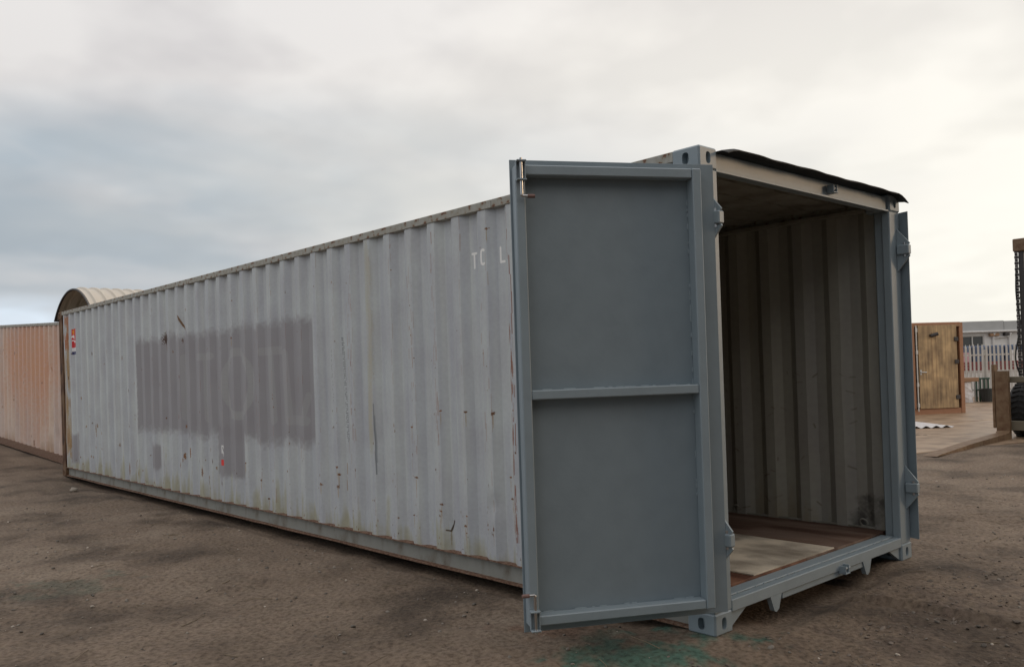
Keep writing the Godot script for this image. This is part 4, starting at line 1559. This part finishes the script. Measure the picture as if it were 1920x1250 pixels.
func make_forklift() -> void:
	var c := thing("forklift", "heavy rusty forklift with long forks lowered to the ground and a tall chained mast", "forklift")
	for q in [[2.29, 2.49], [0.9, 1.1]]:
		var f := MB.new()
		# blade and shank as one bent bar
		f.prism(PackedVector2Array([Vector2(8.82, 0.012), Vector2(11.93, 0.012), Vector2(11.95, 0.05), Vector2(11.95, 1.16), Vector2(11.86, 1.16), Vector2(11.86, 0.16), Vector2(11.8, 0.125), Vector2(10.2, 0.085), Vector2(8.95, 0.03)]), V(0, 0, q[0]), V(1, 0, 0), Vector3.UP, V(0, 0, q[1] - q[0]))
		put("fork", f, M.fork_rust, c)
	bx(c, "carriage_bar", M.olive, 11.955, 12.05, 0.96, 1.06, 0.7, 2.555, 0.008)
	bx(c, "carriage_bar", M.olive, 11.955, 12.05, 0.16, 0.32, 0.7, 2.34, 0.008)
	bx(c, "carriage_plate", M.fork_rust, 11.90, 12.06, 0.2, 1.27, 2.51, 2.555, 0.006)
	bx(c, "carriage_plate", M.fork_rust, 11.90, 12.06, 0.2, 1.27, 0.68, 0.72, 0.006)
	for q in [2.06, 1.25]:
		bx(c, "mast_rail", M.dark_steel, 12.1, 12.24, 0.12, 3.16, q, q + 0.08, 0.006)
	bx(c, "mast_head", M.fork_rust, 12.06, 12.26, 3.15, 3.36, 1.12, 2.21, 0.012)
	bx(c, "mast_brace", M.dark_steel, 12.11, 12.2, 2.0, 2.08, 1.33, 2.0, 0.005)
	for q in [2.165, 1.18]:
		var ch := MB.new()
		for k in 44:
			var y := 1.02 + k * 0.049
			ch.box(V(12.07, y, q - 0.022 - 0.006 * (k % 2)), V(12.098, y + 0.046, q + 0.022 + 0.006 * (k % 2)), 0.004)
		put("lift_chain", ch, M.dark_steel, c)
	var hose := MB.new()
	var hp := []
	for k in 25:
		var s := k / 24.0
		hp.append(V(12.06 - 0.05 * sin(s * PI * 3.0) * (1.0 - s), 1.1 + s * 1.75, 2.17 + 0.05 * sin(s * 9.0) * (1.0 - s)))
	hose.tube(hp, 0.012, 7)
	put("hydraulic_hose", hose, M.rubber, c)
	for q in [[12.62, 2.24, 0.47], [12.62, 0.98, 0.47], [14.6, 2.1, 0.38], [14.6, 1.1, 0.38]]:
		var w := node("wheel", c)
		var t := MB.new()
		var r: float = q[2]
		t.lathe([Vector2(r * 0.55, -0.16), Vector2(r * 0.9, -0.17), Vector2(r * 0.98, -0.13), Vector2(r, -0.06), Vector2(r, 0.06), Vector2(r * 0.98, 0.13), Vector2(r * 0.9, 0.17), Vector2(r * 0.55, 0.16)], V(q[0], r, q[1]), V(0, 0, 1), 36)
		for k in 30:
			var a := TAU * k / 30.0
			var bs := Basis(V(0, 0, 1), a)
			for e in [-1.0, 1.0]:
				t.box(Vector3(r - 0.02, -0.02, -0.075 * e - 0.06), Vector3(r + 0.018, 0.02, -0.075 * e + 0.06), 0.006, Transform3D(Basis(Vector3(0, 0, 1), a), V(q[0], r, q[1])) * Transform3D(Basis(Vector3(1, 0, 0), 0.35 * e), Vector3.ZERO))
		put("tyre", t, M.tyre, w)
		var h := MB.new()
		h.lathe([Vector2(0.001, -0.1), Vector2(r * 0.3, -0.1), Vector2(r * 0.4, -0.05), Vector2(r * 0.55, -0.15), Vector2(r * 0.55, 0.15), Vector2(r * 0.4, 0.05), Vector2(r * 0.3, 0.1), Vector2(0.001, 0.1)], V(q[0], r, q[1]), V(0, 0, 1), 24)
		put("rim", h, M.olive, w)
	bx(c, "chassis", M.truck, 12.4, 14.9, 0.35, 1.0, 1.2, 2.0, 0.04)
	bx(c, "counterweight", M.truck, 14.5, 15.3, 0.3, 1.35, 1.0, 2.2, 0.12)
	bx(c, "seat", M.rubber, 13.5, 14.0, 1.0, 1.5, 1.35, 1.85, 0.05)
	for q in [[13.0, 1.15], [13.0, 2.05], [14.5, 1.15], [14.5, 2.05]]:
		bx(c, "guard_post", M.dark_steel, q[0], q[0] + 0.07, 0.9, 2.3, q[1] - 0.035, q[1] + 0.035, 0.008)
	bx(c, "guard_roof", M.dark_steel, 12.95, 14.62, 2.3, 2.36, 1.1, 2.1, 0.01)


func make_fence() -> void:
	var a := Vector2(0.739, -0.673).normalized()
	var o := Vector2(24.28, 6.96) - a * 2.6
	var xf := Transform3D(Basis(V(a.x, 0, a.y), Vector3.UP, V(a.x, 0, a.y).cross(Vector3.UP)), V(o.x, 0.0, o.y))
	var c := thing("palisade_fence", "galvanised palisade fence of pointed upright pales behind the forklift", "fence", xf)
	for y in [0.35, 1.42]:
		bx(c, "rail", M.gal, 0.0, 8.4, y, y + 0.05, 0.03, 0.07, 0.004)
	for k in 4:
		bx(c, "post", M.gal, 0.02 + k * 2.76, 0.09 + k * 2.76, -0.05, 1.6, 0.071, 0.13, 0.004)
	var mb := MB.new()
	# W-section pale with a three-pointed top
	var sec := [Vector2(-0.034, 0.0), Vector2(-0.02, 0.016), Vector2(-0.008, 0.004), Vector2(0.008, 0.004), Vector2(0.02, 0.016), Vector2(0.034, 0.0)]
	var tops := [1.7, 1.72, 1.78, 1.78, 1.72, 1.7]
	for k in 5:
		for th in [0.0, 0.004]:
			mb.quad(V(sec[k].x, 0.04, sec[k].y + th), V(sec[k + 1].x, 0.04, sec[k + 1].y + th), V(sec[k + 1].x, tops[k + 1], sec[k + 1].y + th), V(sec[k].x, tops[k], sec[k].y + th), V(0, 0, -1 if th == 0.0 else 1))
	var pm := mb.mesh(M.gal)
	var rng := RandomNumberGenerator.new()
	rng.seed = 15
	for k in 66:
		inst("pale", pm, Transform3D(Basis(V(0, 0, -1), rng.randf_range(-0.006, 0.006)), V(0.08 + k * 0.125, rng.randf_range(-0.02, 0.01), 0.008)), c)


func make_far_side() -> void:
	var a := Vector2(0.739, -0.673).normalized()
	var b := Vector2(0.673, 0.739)
	var at := func(s: float, t: float) -> Vector2:
		return Vector2(24.28, 6.96) + a * s + b * t
	var fr := func(s: float, t: float, y := 0.0) -> Transform3D:
		var q: Vector2 = at.call(s, t)
		return Transform3D(Basis(V(a.x, 0, a.y), Vector3.UP, V(a.x, 0, a.y).cross(Vector3.UP)), V(q.x, y, q.y))
	# rendered low wall behind the fence
	var lw := thing("low_wall", "low white rendered wall just behind the palisade fence", "wall", fr.call(-4.0, 3.0))
	bx(lw, "wall", M.white_wall, 0, 14, -0.05, 0.86, 0, 0.15, 0.01)
	bx(lw, "coping", M.white_wall, -0.02, 14.02, 0.861, 0.93, -0.03, 0.18, 0.01)
	# red crates on the wall's far side, seen over it
	var cm := MB.new()
	for k in 3:
		cm.box(V(0, k * 0.1, 0), V(0.4, k * 0.1 + 0.085, 0.02), 0.004)
		cm.box(V(0, k * 0.1, 0.28), V(0.4, k * 0.1 + 0.085, 0.3), 0.004)
		cm.box(V(0, k * 0.1, 0.02), V(0.02, k * 0.1 + 0.085, 0.28), 0.004)
		cm.box(V(0.38, k * 0.1, 0.02), V(0.4, k * 0.1 + 0.085, 0.28), 0.004)
	cm.box(V(0.01, 0.002, 0.01), V(0.39, 0.012, 0.29), 0.0)
	var cmesh := cm.mesh(M.red)
	for k in 11:
		var o := inst("red_crate", cmesh, fr.call(0.6 + k * 0.43, 2.93, 0.931), self)
		tag(o, "open slatted red plastic crate in the row along the low white wall", "crate", "red crates on the white wall")
	var dm := MB.new()
	dm.lathe([Vector2(0.001, 0.0), Vector2(0.28, 0.0), Vector2(0.29, 0.03), Vector2(0.28, 0.06), Vector2(0.28, 0.3), Vector2(0.293, 0.32), Vector2(0.28, 0.34), Vector2(0.28, 0.6), Vector2(0.293, 0.62), Vector2(0.28, 0.64), Vector2(0.28, 0.86), Vector2(0.25, 0.9), Vector2(0.001, 0.9)], Vector3.ZERO, Vector3.UP, 20)
	var dmesh := dm.mesh(M.blue)
	for k in 5:
		for r in 2:
			var o := inst("blue_drum", dmesh, fr.call([2.95, 3.55, 4.2, 4.8, 5.4][k], 6.5, r * 0.9), self)
			tag(o, "ribbed blue plastic drum on top of another behind the fence" if r == 1 else "ribbed blue plastic drum standing on the ground under another", "drum", "blue drums behind the fence")
	for q in [[2.3, M.pink, "leaning_board", "faded pink board leaning among the blue drums", 1.55], [3.25, M.yellow, "yellow_post", "narrow yellow upright board behind the palisade fence", 1.5], [4.3, M.sack, "upright_board", "pale grey upright board standing behind the palisade fence", 1.6]]:
		var mb := MB.new()
		mb.box(V(0, -0.01, 0), V(0.1 if q[1] == M.yellow else 0.5, q[4], 0.04), 0.006)
		var o := put(q[2], mb, q[1])
		o.transform = fr.call(q[0], 5.6)
		tag(o, q[3], "board")
	# white depot building
	var bd := thing("depot_building", "low white depot building with a grey sheet roof behind the fence", "building", fr.call(-8.0, 16.0))
	bx(bd, "wall", M.white_wall, 0, 16.0, -0.1, 2.62, 0, 0.2, 0.0)
	bx(bd, "wall", M.white_wall, 17.1, 24, -0.1, 2.62, 0, 0.2, 0.0)
	bx(bd, "wall", M.white_wall, 16.0, 17.1, 2.42, 2.62, 0, 0.2, 0.0)
	bx(bd, "wall", M.white_wall, 16.0, 17.1, -0.1, 1.0, 0, 0.2, 0.0)
	bx(bd, "wall", M.white_wall, 0, 0.2, -0.1, 2.62, 0.2, 9.0, 0.0)
	bx(bd, "wall", M.white_wall, 23.8, 24, -0.1, 2.62, 0.2, 9.0, 0.0)
	bx(bd, "wall", M.white_wall, 0.2, 23.8, -0.1, 2.62, 8.8, 9.0, 0.0)
	var win := node("window", bd)
	bx(win, "pane", M.dark_glass, 16.05, 17.05, 1.05, 2.37, 0.09, 0.1, 0.0)
	bx(win, "frame", M.gal, 16.0, 17.1, 1.0, 1.05, 0.03, 0.17)
	bx(win, "frame", M.gal, 16.0, 17.1, 2.37, 2.42, 0.03, 0.17)
	for q in [16.0, 16.5, 17.05]:
		bx(win, "frame", M.gal, q, q + 0.05, 1.05, 2.37, 0.03, 0.17)
	for k in 8:
		bx(bd, "roof_sheet", M.roof_grey, k * 3.0 + 0.01, k * 3.0 + 2.99, 2.63 + 0.004 * (k % 2), 3.09 + 0.012 * (k % 3), -0.16, -0.1, 0.004)
	bx(bd, "roof", M.roof_grey, 0, 24, 2.95, 3.03, -0.1, 9.2, 0.01)
	bx(bd, "gutter", M.white_wall, 0, 24, 2.56, 2.64, -0.26, -0.161, 0.02)
	for q in [17.5, 18.3]:
		var pp := MB.new()
		pp.tube([V(q, 0, -0.08), V(q, 2.3, -0.08), V(q, 2.5, -0.2)], 0.05, 10)
		put("drain_pipe", pp, M.white_wall, bd)
	var cp := MB.new()
	cp.tube([V(17.5, 2.28, -0.09), V(18.3, 2.34, -0.09)], 0.04, 8)
	put("pipe_run", cp, M.white_wall, bd)
	bx(bd, "wall_box", M.timber, 17.3, 17.75, 2.36, 2.5, -0.2, -0.02, 0.01)
	bx(bd, "wall_lamp", M.dark_steel, 18.0, 18.2, 2.36, 2.52, -0.25, -0.02, 0.02)
	# things standing along the fence
	var sk := thing("white_sack", "tall crumpled white sack standing between the shed and the fence", "sack", fr.call(-0.62, -0.35))
	var sb := MB.new()
	var nz := noise(9, 3.0, 3)
	for i in 12:
		for j in 10:
			var f := func(ii: int, jj: int) -> Vector3:
				var an := TAU * ii / 12.0
				var y := jj * 0.066
				var r := 0.14 * (1.0 - 0.25 * pow(jj / 10.0, 3.0)) * (1.0 + 0.25 * nz.get_noise_3d(cos(an), y * 2.0, sin(an)))
				return Vector3(cos(an) * r * 1.25, y, sin(an) * r)
			var m := Vector3(cos(TAU * (i + 0.5) / 12.0), 0, sin(TAU * (i + 0.5) / 12.0))
			sb.quad(f.call(i, j), f.call(i + 1, j), f.call(i + 1, j + 1), f.call(i, j + 1), m)
			if j == 9:
				sb.tri_n(f.call(i, 10), f.call(i + 1, 10), Vector3(0, 0.67, 0), Vector3.UP)
	put("bag", sb, M.sack, sk)
	var bt := thing("timber_baulk", "short brown timber baulk resting on top of the white sack", "timber", fr.call(-0.72, -0.42, 0.655))
	bx(bt, "beam", M.timber, -0.15, 0.42, 0.0, 0.12, -0.08, 0.08, 0.01)
	var bn := thing("ribbed_bin", "black ribbed tub standing at the foot of the fence", "bin", fr.call(-0.02, -0.4))
	var bb := MB.new()
	bb.lathe([Vector2(0.001, 0.0), Vector2(0.14, 0.0), Vector2(0.185, 0.4), Vector2(0.2, 0.4), Vector2(0.2, 0.43), Vector2(0.175, 0.43), Vector2(0.135, 0.02), Vector2(0.001, 0.02)], Vector3.ZERO, Vector3.UP, 24)
	put("tub", bb, M.bin, bn)
	for k in 16:
		var r := MB.new()
		var an := TAU * k / 16.0
		var dd := Vector3(cos(an), 0, sin(an))
		r.tube([dd * 0.142 + Vector3(0, 0.01, 0), dd * 0.187 + Vector3(0, 0.4, 0)], 0.008, 5)
		put("rib", r, M.bin, bn)
	var ch := thing("garden_chair", "dark green plastic garden chair pushed against the fence behind the black tub", "chair", fr.call(0.05, -0.02))
	bx(ch, "seat", M.green_plastic, -0.2, 0.22, 0.38, 0.41, -0.22, 0.0, 0.01)
	for q in [-0.18, -0.06, 0.06, 0.18]:
		bx(ch, "back_slat", M.green_plastic, q - 0.025, q + 0.025, 0.41, 0.7, -0.03, -0.005, 0.006)
	bx(ch, "back_rail", M.green_plastic, -0.21, 0.23, 0.7, 0.75, -0.035, 0.0, 0.01)
	for q in [[-0.18, -0.2], [0.2, -0.2], [-0.18, -0.02], [0.2, -0.02]]:
		bx(ch, "leg", M.green_plastic, q[0] - 0.02, q[0] + 0.02, 0.0, 0.38, q[1] - 0.02, q[1] + 0.018, 0.006)
	var gr := MB.new()
	var rng := RandomNumberGenerator.new()
	rng.seed = 8
	for k in 160:
		var s := rng.randf_range(0.25, 0.75)
		var t := rng.randf_range(-0.25, -0.02)
		var h := rng.randf_range(0.06, 0.24)
		var l := rng.randf_range(-0.06, 0.06)
		gr.tri_n(Vector3(s - 0.008, 0, t), Vector3(s + 0.008, 0, t), Vector3(s + l, h, t + l * 0.5), Vector3(0, 0.3, 1))
	var go := put("grass_tuft", gr, M.grass)
	go.transform = fr.call(0.0, 0.0)
	go.set_meta("kind", "stuff")
	tag(go, "tuft of green grass at the foot of the fence beside the black tub", "grass")
	# corrugated roofing sheet dropped on the concrete
	var sh := MB.new()
	var n := 40
	for i in n:
		for th in [0.0, 0.004]:
			var p := func(ii: int, y: float) -> Vector3:
				return V(ii * 0.02, 0.045 + 0.02 * sin(ii * 0.02 * TAU / 0.2) + th, y)
			sh.quad(p.call(i, 0.0), p.call(i + 1, 0.0), p.call(i + 1, 1.3), p.call(i, 1.3), Vector3.UP if th > 0 else Vector3.DOWN)
	var so := put("roofing_sheet", sh, M.sheet_white)
	so.transform = Transform3D(Basis(V(a.x, 0, a.y), Vector3.UP, V(a.x, 0, a.y).cross(Vector3.UP)), V(13.42, 0.0, 4.5))
	tag(so, "white corrugated roofing sheet lying flat on the concrete yard", "roofing sheet")


func _ready() -> void:
	# camera: a level view, the picture cropped from above its axis
	var yaw := deg_to_rad(42.3047)
	var pitch := deg_to_rad(0.5065)
	var roll := deg_to_rad(-1.8726)
	var fwd := V(sin(yaw) * cos(pitch), sin(pitch), cos(yaw) * cos(pitch))
	var rt := V(cos(yaw), 0, -sin(yaw))
	var up := rt.cross(fwd)
	var r2 := rt * cos(roll) + up * sin(roll)
	var u2 := up * cos(roll) - rt * sin(roll)
	var cam := Camera3D.new()
	cam.name = "camera"
	add_child(cam)
	cam.transform = Transform3D(Basis(r2, u2, -fwd), V(-3.7476, 1.4318, -2.6029))
	var f := 1590.58
	cam.set_frustum(0.05 * 1250.0 / f, Vector2(0.0, 0.05 * 55.785 / f), 0.05, 900.0)
	cam.current = true
	var env := Environment.new()
	env.background_mode = Environment.BG_SKY
	env.sky = make_sky()
	env.ambient_light_source = Environment.AMBIENT_SOURCE_SKY
	env.tonemap_mode = Environment.TONE_MAPPER_LINEAR
	env.tonemap_exposure = 1.0
	env.sdfgi_enabled = true
	env.ssao_enabled = true
	env.ssil_enabled = true
	var we := WorldEnvironment.new()
	we.name = "world_environment"
	we.environment = env
	add_child(we)
	var sun := DirectionalLight3D.new()
	sun.name = "sun"
	sun.light_energy = 0.17
	sun.light_color = Color(1.0, 0.84, 0.66)
	sun.light_angular_distance = 12.0
	sun.shadow_enabled = true
	add_child(sun)
	var el := deg_to_rad(11.0)
	var to_sun := V(0.75 * cos(el), sin(el), -0.66 * cos(el))
	sun.look_at_from_position(to_sun * 20.0, Vector3.ZERO)

	make_materials()
	make_ground()
	make_yard()
	make_container()
	make_second_container()
	make_canopy()
	make_light_blockers()
	make_shed()
	make_forklift()
	make_fence()
	make_far_side()
	make_gravel()
